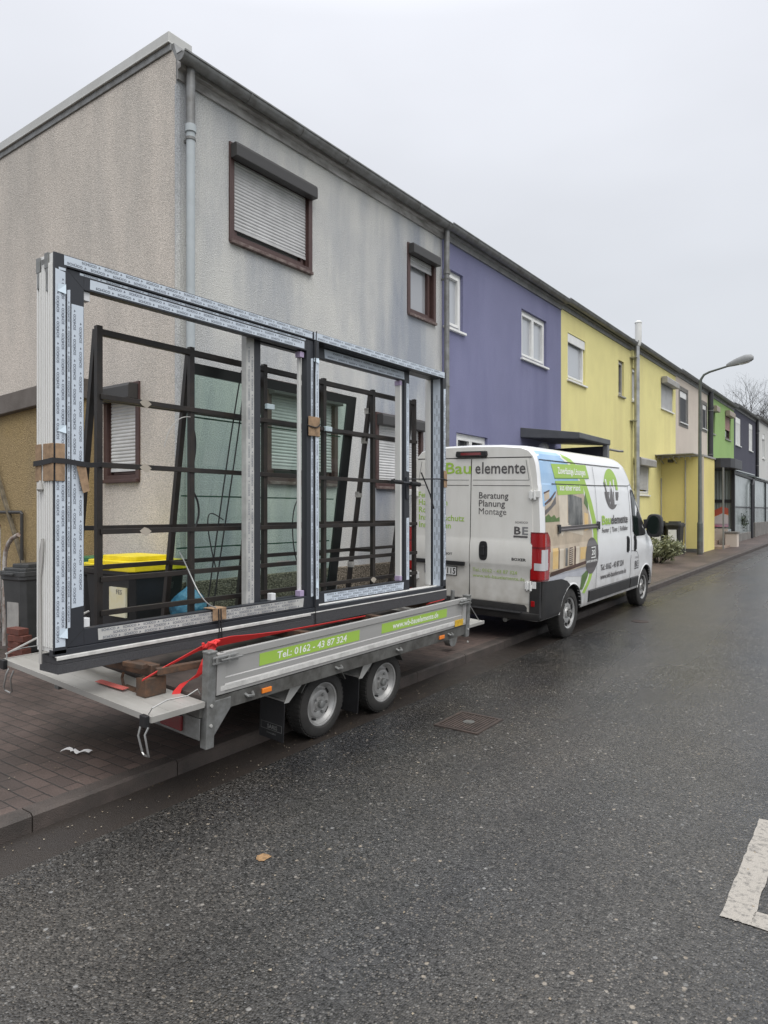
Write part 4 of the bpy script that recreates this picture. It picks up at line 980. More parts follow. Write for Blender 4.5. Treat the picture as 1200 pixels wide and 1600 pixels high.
# threshold
fp('threshold', xbox(0, .055, fy0 + .0, fy1, fz0 - .01, fz0 + .028), anth_m, None, .003)
fp('threshold_rail', MB().box((X0 - .0555, fym, fz0 + .0), (X0 - FD, fy1 - .01, fz0 + .022)).box((X0 - .07, fym + .05, fz0 + .022), (X0 - .085, fy1 - .09, fz0 + .036)), pvc_m, None, .003)
fp('drip_edge', MB().box((X0 + .014, fy0 + .01, fz0 - .018), (X0 - .01, fy1 - .01, fz0 - .010)).box((X0 + .012, fy0 + .01, fz0 - .034), (X0 + .016, fym - .05, fz0 - .012)), alu_lt_m, None, .002)
fs = MB().box((X0 + .010, fy0 + .02, fz0 - .120), (X0 - .21, fym - .004, fz0 - .062)); fs.box((X0 + .008, fy0 + .02, fz0 - .061), (X0 - .212, fym - .004, fz0 - .019)); fs.box((X0 + .010, fym + .004, fz0 - .118), (X0 - .21, fy1, fz0 - .020))
fp('foam_sill', fs, foam_m, None, .003)
# fixed front sash in the left half
sy0, sy1, sz0, sz1 = fy0 + .084, fym + .012, fz0 + .030, fz1 - .077
def member(name, y0, y1, z0, z1, d0=.012, d1=.075): return fp(name, xbox(d0, d1, y0, y1, z0, z1), anth_m, None, .003)
member('sash_stile', sy0, sy0 + .118, sz0, sz1); st2 = member('meeting_stile', sy1 - .085, sy1, sz0, sz1 + .0)
member('sash_head', sy0 + .118, sy1 - .085, sz1 - .105, sz1); member('sash_sill', sy0 + .118, sy1 - .085, sz0, sz0 + .105)
fp('glazing_liner', MB().box((X0 - .076, sy1 - .118, sz0 + .1), (X0 - .10, sy1 - .086, sz1 - .1)), pvc_m, None, .002)
fp('mullion_cover', xbox(-.002, .055, fym + .014, fym + .07, fz0 + .03, fz1 - .076), anth_m, None, .003)
mit = MB()
for (ya, za, yb, zb) in ((sy0 + .004, sz1 - .004, sy0 + .118, sz1 - .105), (sy0 + .004, sz0 + .004, sy0 + .118, sz0 + .105)):
    mit.bar((X0 - .0118, ya, za), (X0 - .0118, yb, zb), .0022, .001, (1, 0, 0))
fp('mitre_joint', mit, seam_m)
# sliding sash behind, pushed half open
ry0, ry1 = 3.845, 6.185; B0, B1 = .112, .172
def rmember(name, y0, y1, z0, z1): return fp(name, xbox(B0, B1, y0, y1, z0, z1), anth_m, None, .003)
rs_l = rmember('sash_stile', ry0 + .085, ry0 + .155, sz0, sz1); fp('white_edge', xbox(B0 + .0, B1, ry0, ry0 + .084, sz0, sz1), tapew_m, None, .003)
rs_r = rmember('sash_stile', ry1 - .095, ry1, sz0, sz1); fp('glazing_liner', xbox(B0 + .012, B1 + .02, ry1 - .155, ry1 - .128, sz0 + .1, sz1 - .1), pvc_m, None, .002); fp('glazing_liner', xbox(B0 + .01, B1 + .02, ry1 - .127, ry1 - .096, sz0 + .1, sz1 - .1), anth_m)
rmember('sash_head', ry0 + .156, ry1 - .096, sz1 - .105, sz1); rmember('sash_sill', ry0 + .156, ry1 - .096, sz0, sz0 + .105)
# pull handle, wrapped
hb = MB().box((X0 - B0 + .0, ry1 - .075, 2.00), (X0 - B0 + .018, ry1 - .035, 2.24)); hd = fp('handle', hb, anth_m, None, .006)
hx = X0 - B0 + .055
fp('lever', MB().tube([(hx - .05, ry1 - .055, 2.17), (hx, ry1 - .055, 2.17), (hx + .01, ry1 - .12, 2.172), (hx + .01, ry1 - .40, 2.178)], .012, 10), anth_m, hd, smooth=True)
fp('lever_wrap', MB().tube([(hx + .01, ry1 - .23, 2.174), (hx + .01, ry1 - .41, 2.178)], .022, 12), foamhandle_m, hd, smooth=True)
fp('lever_wrap', MB().tube([(hx + .01, ry1 + .10, 2.162), (hx + .01, ry1 - .07, 2.168)], .024, 12), foamhandle_m, hd, smooth=True)
# ---- printed protective tape
TP = {}
def tape(d, y0, y1, z0, z1, rows, vertical, m=tape_m, h=.0155, step=.155, ragged=True, plane=0):
    """tape strip on a front face at depth d; the print is laid on in rows"""
    x_ = X0 - d + .0016; rr = random.Random(int(y0 * 1000 + z0 * 77))
    j = lambda: rr.uniform(-.006, .006) if ragged else 0
    pts = [(x_, y0, z0 + j()), (x_, y1, z0 + j()), (x_, y1, z1 + j()), (x_, y0, z1 + j())] if vertical else [(x_, y0 + j(), z0), (x_, y1 + j(), z0), (x_, y1 + j(), z1), (x_, y0 + j(), z1)]
    tp = fp('tape_strip', MB().add(pts, [(0, 1, 2, 3)]), m)
    t_ = MB(); xl = x_ + .0012
    a0, a1 = (z0, z1) if vertical else (y0, y1); c0, c1 = (y0, y1) if vertical else (z0, z1)
    for r_ in range(rows):
        cc = c0 + (c1 - c0) * (r_ + .5) / rows - h / 2; a = a0 + .02 + (r_ % 2) * step * .5 + rr.uniform(0, .03)
        while a < a1 - .12:
            if vertical: fn = lambda u, v, a=a, cc=cc: (xl, cc + h - v, a + u)
            else: fn = lambda u, v, a=a, cc=cc: (xl, a + u, cc + v)
            put_text(t_, 'SCHÜCO', fn, h, .100, 'L', .024)
            if vertical: q = [(xl, cc + h * .2, a + .112), (xl, cc + h, a + .118), (xl, cc + h * .4, a + .128)]
            else: q = [(xl, a + .112, cc), (xl, a + .128, cc + h * .3), (xl, a + .118, cc + h)]
            t_.add(q, [(0, 1, 2)])
            a += step
    if t_.v: fp('tape_lettering', t_, tapet_m, tp, recalc=False)
tape(0, fy0 + .008, fy0 + .072, 1.045, 3.345, 2, True)
tape(0, fy0 + .030, fy0 + .074, 3.35, 3.36, 0, True)
tape(.012, sy0 + .006, sy0 + .026, 1.15, 3.24, 1, True, h=.011)
tape(.012, sy0 + .034, sy0 + .113, 1.27, 3.16, 2, True)
tape(0, fy0 + .062, fym - .012, fz1 - .064, fz1 - .006, 2, False)
tape(0, fym + .006, fy1 - .03, fz1 - .068, fz1 - .004, 2, False)
tape(.012, sy0 + .085, sy1 - .10, sz1 - .020, sz1 - .006, 1, False, h=.009)
tape(.012, sy0 + .16, sy1 - .118, sz1 - .092, sz1 - .030, 2, False)
tape(.012, sy0 + .21, sy1 - .13, sz0 + .018, sz0 + .092, 3, False, m=tapew_m)
tape(.012, sy1 - .034, sy1 - .004, sz0 + .10, sz1 - .16, 1, True)
tape(-.002, fym + .022, fym + .066, fz0 + .10, fz1 - .24, 1, True, h=.012)
tape(B0, ry0 + .008, ry0 + .078, sz0 + .01, sz1 - .12, 2, True, m=tapew_m)
tape(B0, ry0 + .95, ry1 - .10, sz1 - .092, sz1 - .012, 2, False)
tape(B0, ry0 + .95, ry1 - .11, sz0 + .012, sz0 + .088, 3, False)
tape(B0, ry1 - .058, ry1 - .008, 2.30, sz1 - .12, 1, True, h=.011)
tape(B0, ry1 - .058, ry1 - .008, sz0 + .11, 1.80, 1, True, h=.011)
tape(0, fy1 - .054, fy1 - .008, fz0 + .10, fz1 - .19, 2, True)
tt = MB(); zq = fz0 + .1
while zq < fz1 - .3:
    for d in (.062, .090, .118): put_text(tt, 'SCHÜCO', lambda u, v, d=d: (X0 - d + v, fy1 - .0632, zq + u + (.06 if d == .09 else 0)), .014, .088, 'L', .022)
    zq += .15
fp('tape_lettering', tt, tapet_m, recalc=False)
for (y, z, w_, h_) in ((fy0 + .045, 3.215, .05, .05), (fy0 + .048, 2.36, .045, .04), (fy0 + .055, 1.10, .05, .05), (fym + .03, 3.19, .06, .035), (fym + .035, 1.20, .035, .06)):
    fp('tape_flap', MB().add([(X0 + .0035, y - w_ / 2, z), (X0 + .016, y + w_ / 2, z - .012), (X0 + .006, y + w_ / 2 + .004, z + h_), (X0 + .004, y - w_ / 2 + .006, z + h_ * .9)], [(0, 1, 2, 3)]), mat('torn_tape_back', (.58, .68, .76), .4))
bk = MB()
for (d, y, z) in ((.077, sy0 + .12, sz1 - .165), (.077, sy0 + .12, sz0 + .108), (.085, ry0 + .20, sz0 + .108)):
    bk.box((X0 - .03, y, z), (X0 - .08, y + .048, z + .058))
fp('setting_block', bk, whiteb_m, None, .003)
bk = MB()
for (y, z) in ((sy1 - .150, sz1 - .165), (sy1 - .150, sz0 + .107)): bk.box((X0 - .03, y, z), (X0 - .09, y + .05, z + .05))
for (y, z) in ((ry1 - .165, sz1 - .16), (ry1 - .165, sz0 + .107)): bk.box((X0 - B0 - .01, y, z), (X0 - B0 - .08, y + .05, z + .05))
fp('setting_block', bk, lilac_m, None, .003)

# ---- cardboard guards, straps, cords
def guard(a, b_, label, fold=None):
    bb = MB().box(a, b_)
    if fold: bb.box(*fold)
    o = bb.build('cardboard_guard', card_m, None, .004); c = [(p + q) / 2 for p, q in zip(a, b_)]
    o.location = c; o.data.transform(Matrix.Translation(-Vector(c))); tag(o, label, 'cardboard', 'cardboard edge guards under the straps')
guard((X0 + .004, fy0 + .006, 2.055), (X0 + .010, fy0 + .066, 2.285), 'folded cardboard guard at the left end of the new frame, under the black strap', ((X0 + .010, fy0 - .012, 2.055), (X0 - .108, fy0 - .006, 2.285)))
guard((X0 - .132, fy0 - .012, 2.055), (X0 - .20, fy0 - .006, 2.285), 'narrow cardboard guard at the back left edge of the new frame end')
guard((X0 + .006, fym - .075, 2.53), (X0 + .013, fym + .07, 2.70), 'cardboard guard strapped round the middle stile of the new frame', ((X0 + .010, fym + .070, 2.53), (X0 - .08, fym + .076, 2.70)))
guard((X0 + .006, fy1 - .06, 2.14), (X0 + .012, fy1 + .006, 2.33), 'cardboard guard at the right end stile of the new frame, in front of the van')
guard((X0 + .006, 3.40, fz0 + .055), (X0 + .012, 3.53, fz0 + .145), 'cardboard guard folded over the bottom rail of the new frame', ((X0 + .012, 3.40, fz0 + .140), (X0 - .10, 3.53, fz0 + .147)))
bb = MB()
bb.quad((X0 + .003, fy0 + .155, 2.12), (X0 + .010, fy0 + .185, 2.10), (X0 + .012, fy0 + .20, 2.02), (X0 + .012, fy0 + .175, 1.96), (X0 + .01, fy0 + .150, 1.97)) if False else bb.add([(X0 + .004, fy0 + .140, 2.16), (X0 + .004, fy0 + .205, 2.155), (X0 + .014, fy0 + .225, 2.0), (X0 + .016, fy0 + .18, 1.985), (X0 + .006, fy0 + .140, 2.16), (X0 + .001, fy0 + .205, 2.155), (X0 + .010, fy0 + .225, 2.0), (X0 + .012, fy0 + .18, 1.985)], BOXF)
o = bb.build('cardboard_guard', card_m); tag(o, 'slipped cardboard piece hanging below the black strap on the left sash stile', 'cardboard', 'cardboard edge guards under the straps')
def tied(par, name, pts, r, m):
    o = MB().tube(pts, r, 6).build(name, m, par, smooth=True); W2L(o, par); return o
def strip(name, pts, w_, m, label, cat='strap', wid=(0, 0, 1)):
    rows = []; W_ = Vector(wid)
    for p in pts:
        p = Vector(p); ww = W_ * (w_[len(rows)] if isinstance(w_, list) else w_)
        rows.append([tuple(p - ww / 2), tuple(p + ww / 2)])
    bb = MB().grid(rows); o = bb.build(name, m, None); s_ = o.modifiers.new('thickness', 'SOLIDIFY'); s_.thickness = .003; s_.offset = 0
    c = Vector(pts[0]); o.location = c; o.data.transform(Matrix.Translation(-c)); return tag(o, label, cat)
strip('tension_strap', [(X0 - .205, fy0 - .02, 2.165), (X0 - .10, fy0 - .018, 2.17), (X0 + .012, fy0 - .016, 2.18), (X0 + .014, fy0 + .07, 2.178), (X0 + .008, fy0 + .20, 2.165), (X0 - .09, fy0 + .30, 2.17), (RX + .04, ys[0] + .0, 2.195)], .032, blackstrap_m, 'black strap tied round the left end of the new frame and back to the rack')
tied(FT, 'tie_cord', bez((X0 + .012, fym - .10, 2.62), (X0 + .03, fym, 2.60), (X0 + .016, fym + .03, 2.60), (X0 + .014, fym + .072, 2.64)), .006, blackstrap_m)
tied(FT, 'tie_cord', [(RX + .05, 6.1, 2.22), (X0 + .014, fy1 - .10, 2.235), (X0 + .016, fy1 - .0, 2.225), (X0 - .05, fy1 + .02, 2.23)], .007, blackstrap_m)
tied(FT, 'tie_cord', [(X0 - .1, 6.40, 2.30), (X0 - .06, 6.52, 2.06), (X0 - .05, 6.58, 1.90)], .008, blackstrap_m)
tied(RK, 'tie_wire', bez((RX + .03, 3.42, 2.60), (RX + .06, 3.28, 2.60), (RX + .05, 3.20, 2.5), (RX + .05, 3.17, 2.35), 12), .004, rope_m)
tied(FT, 'tie_cord', [(X0 + .018, fym + .02, fz1 + .004), (X0 + .006, fym + .006, fz1 - .5), (X0 + .006, fym + .012, fz1 - 1.5), (X0 + .014, fym + .012, fz0 - .03), (X0 + .016, fym + .014, fz0 - .12)], .0045, blackstrap_m)
tied(FT, 'tie_cord', [(X0 - .15, fy0 - .012, 1.10), (X0 - .13, fy0 - .014, 1.62), (X0 - .10, fy0 - .016, 1.70), (X0 - .11, fy0 - .018, 1.58), (X0 - .135, fy0 - .016, 1.46), (X0 - .13, fy0 - .014, .93)], .009, rope_m)
tied(FT, 'tie_wire', bez((X0 + .02, 3.42, 1.15), (X0 + .02, 3.25, 1.20), (X0 - .1, 3.30, 1.40), (RX - .1, 3.42, 1.55)) , .005, wire_m)
for k, dy in enumerate((0, .022)):
    tied(FT, 'tie_cord', [(X0 + .016, 3.45 + dy, fz0 + .14), (X0 + .018, 3.455 + dy, fz0 - .02), (X0 + .014, 3.45 + dy * 1.6, fz0 - .14)], .005, blackstrap_m)
cord('tail_rope', [(-5.375, 2.50, .795), (-5.0, 2.95, 1.10)], .008, rope_m, 'pale taut rope from the left corner of the tail board up to the load', 'rope')
# red lashing strap: along the board, a loose knot, a tail over the rear edge
def P3(x_, y, z): return (x_, y, z)
cv = [(-3.83, 2.62, .80), (-3.80, 2.80, .87), (-3.72, 2.98, .955), (-3.68, 3.06, .98), (-3.66, 3.18, .988), (-3.65, 3.40, .982), (-3.66, 3.7, .974), (-3.68, 4.2, .966), (-3.70, 4.75, .958)]
strip('red_strap', cv, [.018, .022, .04, .068, .072, .045, .018, .014, .012], redstrap_m, 'red lashing strap lying along the trailer board beside the new frame', 'strap', (.55, .1, .83))
cv = [(-3.665, 3.05, 1.0), (-3.66, 3.03, .94), (-3.665, 2.995, .90), (-3.67, 2.98, .86), (-3.69, 2.965, .80), (-3.72, 2.93, .765), (-3.75, 2.88, .745), (-3.77, 2.84, .70), (-3.775, 2.83, .665)]
strip('red_strap', cv, .06, redstrap_m, 'crumpled red strap end hanging down over the rear edge of the trailer deck', 'strap', (.45, .85, .25))
bb = MB()
for i in range(5):
    a = i * 1.3; bb.tube([(-3.66 + .03 * math.cos(a + k), 3.03 + .05 * math.sin(a * 1.7 + k), .985 + .022 * math.sin(k * 2 + a)) for k in (0, .8, 1.6, 2.4)], .010, 6)
o = bb.build('strap_knot', redstrap_m, None, smooth=True); tag(o, 'bunched red knot where the two red straps meet by the corner post', 'knot')
strip('red_strap', [(-4.33, 2.62, .725), (-4.25, 2.625, .721), (-4.13, 2.63, .715), (-4.04, 2.64, .709)], .05, mat('faded_red_webbing', (.50, .12, .10), .7), 'flat faded red strap lying across the tail board under the foam sill', 'strap', (0, .95, .1))
strip('red_strap', [(-3.70, 5.75, .955), (-3.70, 6.05, .965)], .04, redstrap_m, 'short red strap end lying near the front of the trailer bed', 'strap', (.8, 0, .5))

# ---------------------------------------------------------------- van (local: x across, y forward from the rear face, z up)
VN = thing('delivery_van', (-4.545, 8.08, .160), 'white high-roof delivery van with lime green company lettering parked ahead of the trailer', 'van', None, (S, .028, 0))
PROF = [(.36, .955), (.42, .975), (.60, .985), (.66, .990), (.90, .990), (.97, 1.0), (1.22, 1.0), (1.29, .989), (1.56, .981), (1.80, .967), (2.0, .950), (2.07, .943), (2.09, .936), (2.22, .924), (2.36, .902), (2.46, .868), (2.53, .80), (2.565, .70), (2.588, .4), (2.596, 0)]
VW = 1.025
def interp(tab, x_):
    if x_ <= tab[0][0]: return tab[0][1]
    for (a, p), (b_, q) in zip(tab, tab[1:]):
        if x_ <= b_: return p + (q - p) * (x_ - a) / (b_ - a)
    return tab[-1][1]
SIDE = [(z, f_) for z, f_ in PROF if z <= 2.5]
ZT = [(0, 2.56), (.05, 2.585), (.15, 2.596), (3.2, 2.585), (3.45, 2.55), (3.62, 2.46), (3.85, 2.26), (4.1, 2.03), (4.35, 1.79), (4.55, 1.58), (4.70, 1.44), (4.80, 1.385), (5.0, 1.28), (5.2, 1.13), (5.32, 1.0), (5.39, .86), (5.413, .70)]
WYT = [(0, .972), (.03, .987), (.08, .997), (.14, 1.0), (4.0, 1.0), (4.7, .992), (5.0, .965), (5.2, .92), (5.32, .86), (5.413, .76)]
ZBT = [(0, .36), (4.9, .36), (5.3, .30), (5.413, .34)]
def section(y):
    zt = interp(ZT, y); wy = interp(WYT, y); zb = interp(ZBT, y); out = []
    k0 = min(1.0, zt * .8)
    for z, f_ in PROF:
        zz = z if z <= k0 else k0 + (z - k0) * (zt - k0) / (2.596 - k0)
        if z < .6: zz = zb + (z - .36) * (.6 - zb) / .24
        out.append((VW * f_ * wy, zz))
    return out
def sx_at(z, y=1.0):
    s_ = section(y); tab = [(zz, xx) for xx, zz in s_]; return interp(tab, z)
st = [0, .015, .03, .055, .085, .14, .5, 1.0, 1.5, 2.0, 2.5, 3.0, 3.2, 3.35, 3.45, 3.55, 3.65, 3.75, 3.85, 4.0, 4.15, 4.3, 4.45, 4.6, 4.7, 4.8, 4.9, 5.0, 5.1, 5.2, 5.27, 5.32, 5.36, 5.39, 5.413]
b = MB(); rings = []
for y in st:
    s_ = section(y); ring = [(x_, y, z) for x_, z in s_] + [(-x_, y, z) for x_, z in s_[-2::-1]]; rings.append(ring)
n = len(rings[0]); vs = [p for r in rings for p in r]
fs = [(i * n + k, i * n + (k + 1) % n, (i + 1) * n + (k + 1) % n, (i + 1) * n + k) for i in range(len(rings) - 1) for k in range(n)]
fs += [tuple(range(n))[::-1], tuple(range((len(rings) - 1) * n, len(rings) * n))]
b.add(vs, fs)
body = b.build('body', [van_m, black_pl_m, vandirty_m], VN)
AX = (1.015, 4.465)
cut = MB()
for y in AX:
    for sx in (-1, 1): cut.lathe([(sx * .66, .395), (sx * 1.2, .395)], (0, y, .34), 'x', 40)
co = cut.build('cutter', black_pl_m, VN); bpy.context.view_layer.update()
md = body.modifiers.new('arches', 'BOOLEAN'); md.operation = 'DIFFERENCE'; md.object = co; md.solver = 'EXACT'
dg = bpy.context.evaluated_depsgraph_get(); nm = bpy.data.meshes.new_from_object(body.evaluated_get(dg))
body.modifiers.clear(); body.data = nm; bpy.data.objects.remove(co); nm.name = 'body'
for p in nm.polygons:
    c = p.center; p.use_smooth = True
    p.material_index = 0
    if c.y < .002: p.material_index = 2
    for y in AX:
        d = math.hypot(c.y - y, c.z - .34)
        if abs(c.x) < 1.03 and d < .3955 and (abs(p.normal.x) < .5 or abs(c.x) < .70): p.material_index = 1
    if p.normal.z < -.8 and c.z < .5: p.material_index = 1
try: nm.set_sharp_from_angle(angle=R(32))
except Exception: pass
# ---- wrap things on the right-hand flank
def flank(y, z, off=.004, s_=1): return (s_ * (sx_at(z, y) + off), y, z)
def patch(poly, off, bb=None, dz=.06, s_=1):
    """flat polygon (y, z) laid on the flank, split so that it follows the curve"""
    bm = bmesh.new(); vs_ = [bm.verts.new((0, p[0], p[1])) for p in poly]; bm.faces.new(vs_)
    zs_ = [p[1] for p in poly]; ys_ = [p[0] for p in poly]
    for z, _ in SIDE + [(2.5, 0), (2.15, 0), (2.28, 0), (2.41, 0), (1.15, 0)]:
        if min(zs_) < z < max(zs_): bmesh.ops.bisect_plane(bm, geom=bm.verts[:] + bm.edges[:] + bm.faces[:], plane_co=(0, 0, z), plane_no=(0, 0, 1))
    for y in (.03, .055, .085, .14, 3.2, 3.35, 3.45, 3.55, 3.65, 3.75, 3.85, 4.0, 4.15, 4.3, 4.45):
        if min(ys_) < y < max(ys_): bmesh.ops.bisect_plane(bm, geom=bm.verts[:] + bm.edges[:] + bm.faces[:], plane_co=(0, y, 0), plane_no=(0, 1, 0))
    bmesh.ops.triangulate(bm, faces=bm.faces)
    bm.verts.index_update(); bb = bb or MB()
    bb.add([flank(v.co.y, v.co.z, off, s_) for v in bm.verts], [tuple(v.index for v in f_.verts) for f_ in bm.faces]); bm.free(); return bb
def decal(name, m, poly, lay, par): return patch(poly, .0022 + .0009 * lay).build(name, m, par)
def ell(cy, cz, ry, rz, a0=0, a1=360, n=28): return [(cy + ry * math.cos(R(a0 + (a1 - a0) * k / n)), cz + rz * math.sin(R(a0 + (a1 - a0) * k / n))) for k in range(n + (a1 - a0 < 360))]
def vtext(par, name, txt, y, z, h, wd, m, lay=6, off=.022, slant=0, align='L'):
    t_ = MB(); put_text(t_, txt, lambda u, v: flank(y + u, z + v, .0022 + .0009 * lay), h, wd, align, off, slant); return t_.build(name, m, par, recalc=False)
arc_o = [(.88, 2.50), (1.16, 2.43), (1.34, 2.34), (1.56, 2.16), (1.76, 1.86), (1.90, 1.60), (1.955, 1.40), (1.955, 1.15), (1.86, .92), (1.72, .73), (1.50, .55)]
arc_i = [(1.40, .575), (1.60, .74), (1.74, .93), (1.80, 1.15), (1.80, 1.38), (1.745, 1.58), (1.61, 1.83), (1.43, 2.10), (1.24, 2.28), (1.06, 2.38), (.85, 2.455)]
arc_w = [(1.36, .58), (1.56, .745), (1.70, .935), (1.755, 1.15), (1.755, 1.37), (1.70, 1.57), (1.565, 1.82), (1.385, 2.08), (1.20, 2.25), (1.02, 2.35), (.78, 2.44)]
wrap = decal('side_wrap', skyv_m, [(.06, 1.80), (.42, 1.80), (1.53, 1.80), (1.385, 2.08), (1.20, 2.25), (1.02, 2.35), (.76, 2.50), (.06, 2.50)], 0, VN)
decal('house_picture', creamv_m, [(.10, .93), (.24, .93), (1.69, .93), (1.755, 1.15), (1.755, 1.37), (1.70, 1.57), (1.565, 1.82), (1.43, 2.0), (.50, 2.0), (.44, 1.92), (.28, 1.86), (.10, 1.80)], 1, wrap)
decal('picture_wall', cream2_m, [(.55, 1.95), (.85, 2.0), (.80, 1.50), (.62, 1.40), (.55, 1.50)], 2, wrap)
decal('picture_wall', cream2_m, [(.80, 1.58), (1.40, 1.46), (1.40, 1.38), (.80, 1.46)], 2, wrap)
decal('picture_window', glassv_m, [(.88, 1.97), (1.38, 1.90), (1.38, 1.47), (.84, 1.55)], 2, wrap)
decal('picture_roof', brownv_m, [(.10, 1.81), (.30, 1.87), (.46, 1.97), (.46, 1.995), (.28, 1.905), (.10, 1.84)], 3, wrap)
decal('picture_balcony', taupev_m, [(.10, 1.69), (.45, 1.83), (.46, 1.93), (.28, 1.81), (.10, 1.75)], 3, wrap)
decal('picture_chimney', creamv_m, [(.10, 1.86), (.26, 1.90), (.26, 1.99), (.10, 1.955)], 1, wrap); decal('picture_chimney_cap', brownv_m, [(.09, 1.955), (.27, 1.99), (.27, 2.01), (.09, 1.975)], 2, wrap)
decal('picture_hedge', hedgev_m, [(.10, 1.60), (.55, 1.60), (.55, 1.66), (.45, 1.64), (.38, 1.69), (.28, 1.66), (.2, 1.70), (.10, 1.67)], 3, wrap)
decal('picture_tree', hedgev_m, [(1.45, 1.83), (1.62, 1.72), (1.60, 1.84), (1.52, 1.98)], 3, wrap)
decal('picture_door', warmv_m, [(1.45, 1.70), (1.60, 1.68), (1.60, 1.45), (1.45, 1.44)], 2, wrap)
for (ya, yb, za, zb, m_) in ((.30, .48, .99, 1.26, warmv_m), (.52, .66, .98, 1.24, cream2_m), (.72, .80, 1.0, 1.24, glassv_m), (.86, .98, 1.0, 1.24, brownv_m), (1.10, 1.22, 1.0, 1.24, cream2_m), (1.26, 1.50, 1.05, 1.22, warmv_m), (.49, .515, .98, 1.26, brownv_m), (1.04, 1.09, .98, 1.25, brownv_m)):
    decal('picture_window', m_, [(ya, za), (yb, za), (yb, zb), (ya, zb)], 2, wrap)
bb = MB()
for i in range(8): patch([(.87, 1.02 + i * .027), (.97, 1.025 + i * .027), (.97, 1.036 + i * .027), (.87, 1.031 + i * .027)], .0058, bb)
bb.build('picture_stair', cream2_m, wrap)
decal('picture_deck', brownv_m, [(.24, .90), (1.70, .99), (1.69, 1.03), (.24, .96)], 3, wrap)
decal('picture_pool', shade_v_m, [(.24, .80), (.60, .80), (.80, .86), (1.45, .80), (1.64, .87), (1.68, .96), (.24, .90)], 1, wrap)
decal('picture_lawn', hedgev_m, [(1.30, .62), (1.40, .62), (1.60, .80), (1.62, .90), (1.36, .82)], 2, wrap)
decal('white_arc', white_m, arc_w[:1] + [(arc_o[-1])] + arc_o[-2::-1] + arc_w[::-1][:-1], 2, wrap)
decal('green_arc', green_gr_m, arc_o + arc_i, 3, wrap)
lb = decal('green_label', green_gr_m, [(.40, 2.345), (1.66, 2.372), (1.73, 2.19), (.47, 2.165)], 4, wrap)
decal('label_shadow', mat('dark_lime_vinyl', (.13, .26, .03), .4), [(.47, 2.165), (1.73, 2.19), (1.725, 2.178), (.475, 2.153)], 4, wrap)
vtext(lb, 'slogan', 'Zuverlässige Lösungen', .60, 2.225, .085, 1.0, whitet_m)
lb = decal('green_label', green_gr_m, [(.48, 2.125), (1.44, 2.145), (1.475, 1.965), (.53, 1.94)], 4, wrap)
vtext(lb, 'slogan', 'aus einer Hand', .60, 2.005, .08, .74, whitet_m)
ci = decal('anniversary_disc', taupev_m, ell(1.725, 1.075, .265, .262), 5, wrap)
bb = MB()
for q in ([(1.68, 1.04), (1.86, 1.04), (1.86, 1.054), (1.68, 1.054)], [(1.68, 1.186), (1.86, 1.186), (1.86, 1.20), (1.68, 1.20)], [(1.846, 1.054), (1.86, 1.054), (1.86, 1.186), (1.846, 1.186)]): patch(q, .0082, bb)
bb.build('disc_frame', whitet_m, ci); vtext(ci, 'disc_number', '20', 1.70, 1.085, .072, .13, whitet_m, 7); vtext(ci, 'disc_words', 'JAHRE ERFAHRUNG', 1.50, .985, .030, .44, whitet_m, 7)
# round monogram: green cap above, anthracite bowl below, W and B cut out in white
lg = decal('round_monogram', green_gr_m, ell(2.68, 2.04, .335, .315, 8, 172), 1, VN)
decal('monogram_bowl', taupev_m, ell(2.68, 2.04, .335, .315, 188, 352), 1, lg)
decal('monogram_band', van_m, [(2.33, 2.0), (3.03, 2.0), (3.03, 2.115), (2.33, 2.115)], 2, lg) if False else None
for q, m_ in (([(2.40, 2.19), (2.47, 2.19), (2.58, 1.80), (2.66, 2.06), (2.74, 1.80), (2.77, 1.80), (2.68, 2.16), (2.63, 2.16), (2.56, 1.93), (2.50, 2.05)], van_m),
              ([(2.34, 2.14), (2.40, 2.14), (2.53, 1.83), (2.50, 1.77)], taupev_m), ([(2.55, 1.86), (2.66, 2.12), (2.77, 1.80), (2.70, 1.76)], taupev_m),
              ([(2.78, 2.19), (2.84, 2.19), (2.84, 1.86), (3.0, 1.86), (3.02, 1.80), (2.78, 1.80)], van_m), ([(2.88, 2.12), (2.97, 2.11), (2.99, 2.05), (2.97, 2.02), (2.88, 2.03)], green_gr_m), ([(2.88, 1.98), (2.96, 1.97), (3.0, 1.93), (2.95, 1.89), (2.88, 1.89)], taupev_m)):
    decal('monogram_letter', m_, q, 3 if m_ is van_m else 4, lg)
bb = MB(); 
wd = VN
vtext(VN, 'company_name', 'Bau', 2.16, 1.505, .135, .40, greent_m); vtext(VN, 'company_name', 'elemente', 2.575, 1.505, .135, .83, greyt_m)
vtext(VN, 'trade_line', 'Fenster  |  Türen  |  Rollläden', 2.17, 1.385, .072, 1.22, greyt_m)
vtext(VN, 'telephone_line', 'Tel.: 0162 - 43 87 324', 2.13, .822, .088, 1.08, greyt_m); vtext(VN, 'web_line', 'www.wb-bauelemente.de', 2.13, .690, .075, 1.22, greyt_m)
pg = vtext(VN, 'partner_mark', 'B', 3.82, .742, .10, .095, greyt_m, off=.03); vtext(pg, 'partner_mark', 'E', 3.925, .742, .10, .10, silver_v_m, off=.03); vtext(pg, 'partner_word', 'SCHÜCO', 3.82, .885, .03, .20, silver_v_m)
decal('partner_bar', greyt_m, [(3.81, .705), (4.03, .705), (4.03, .725), (3.81, .725)], 3, pg)
decal('faded_vinyl', silver_v_m, [(2.0, 2.10), (2.35, 2.11), (2.35, 2.22), (2.02, 2.20)], 1, lg) if False else None
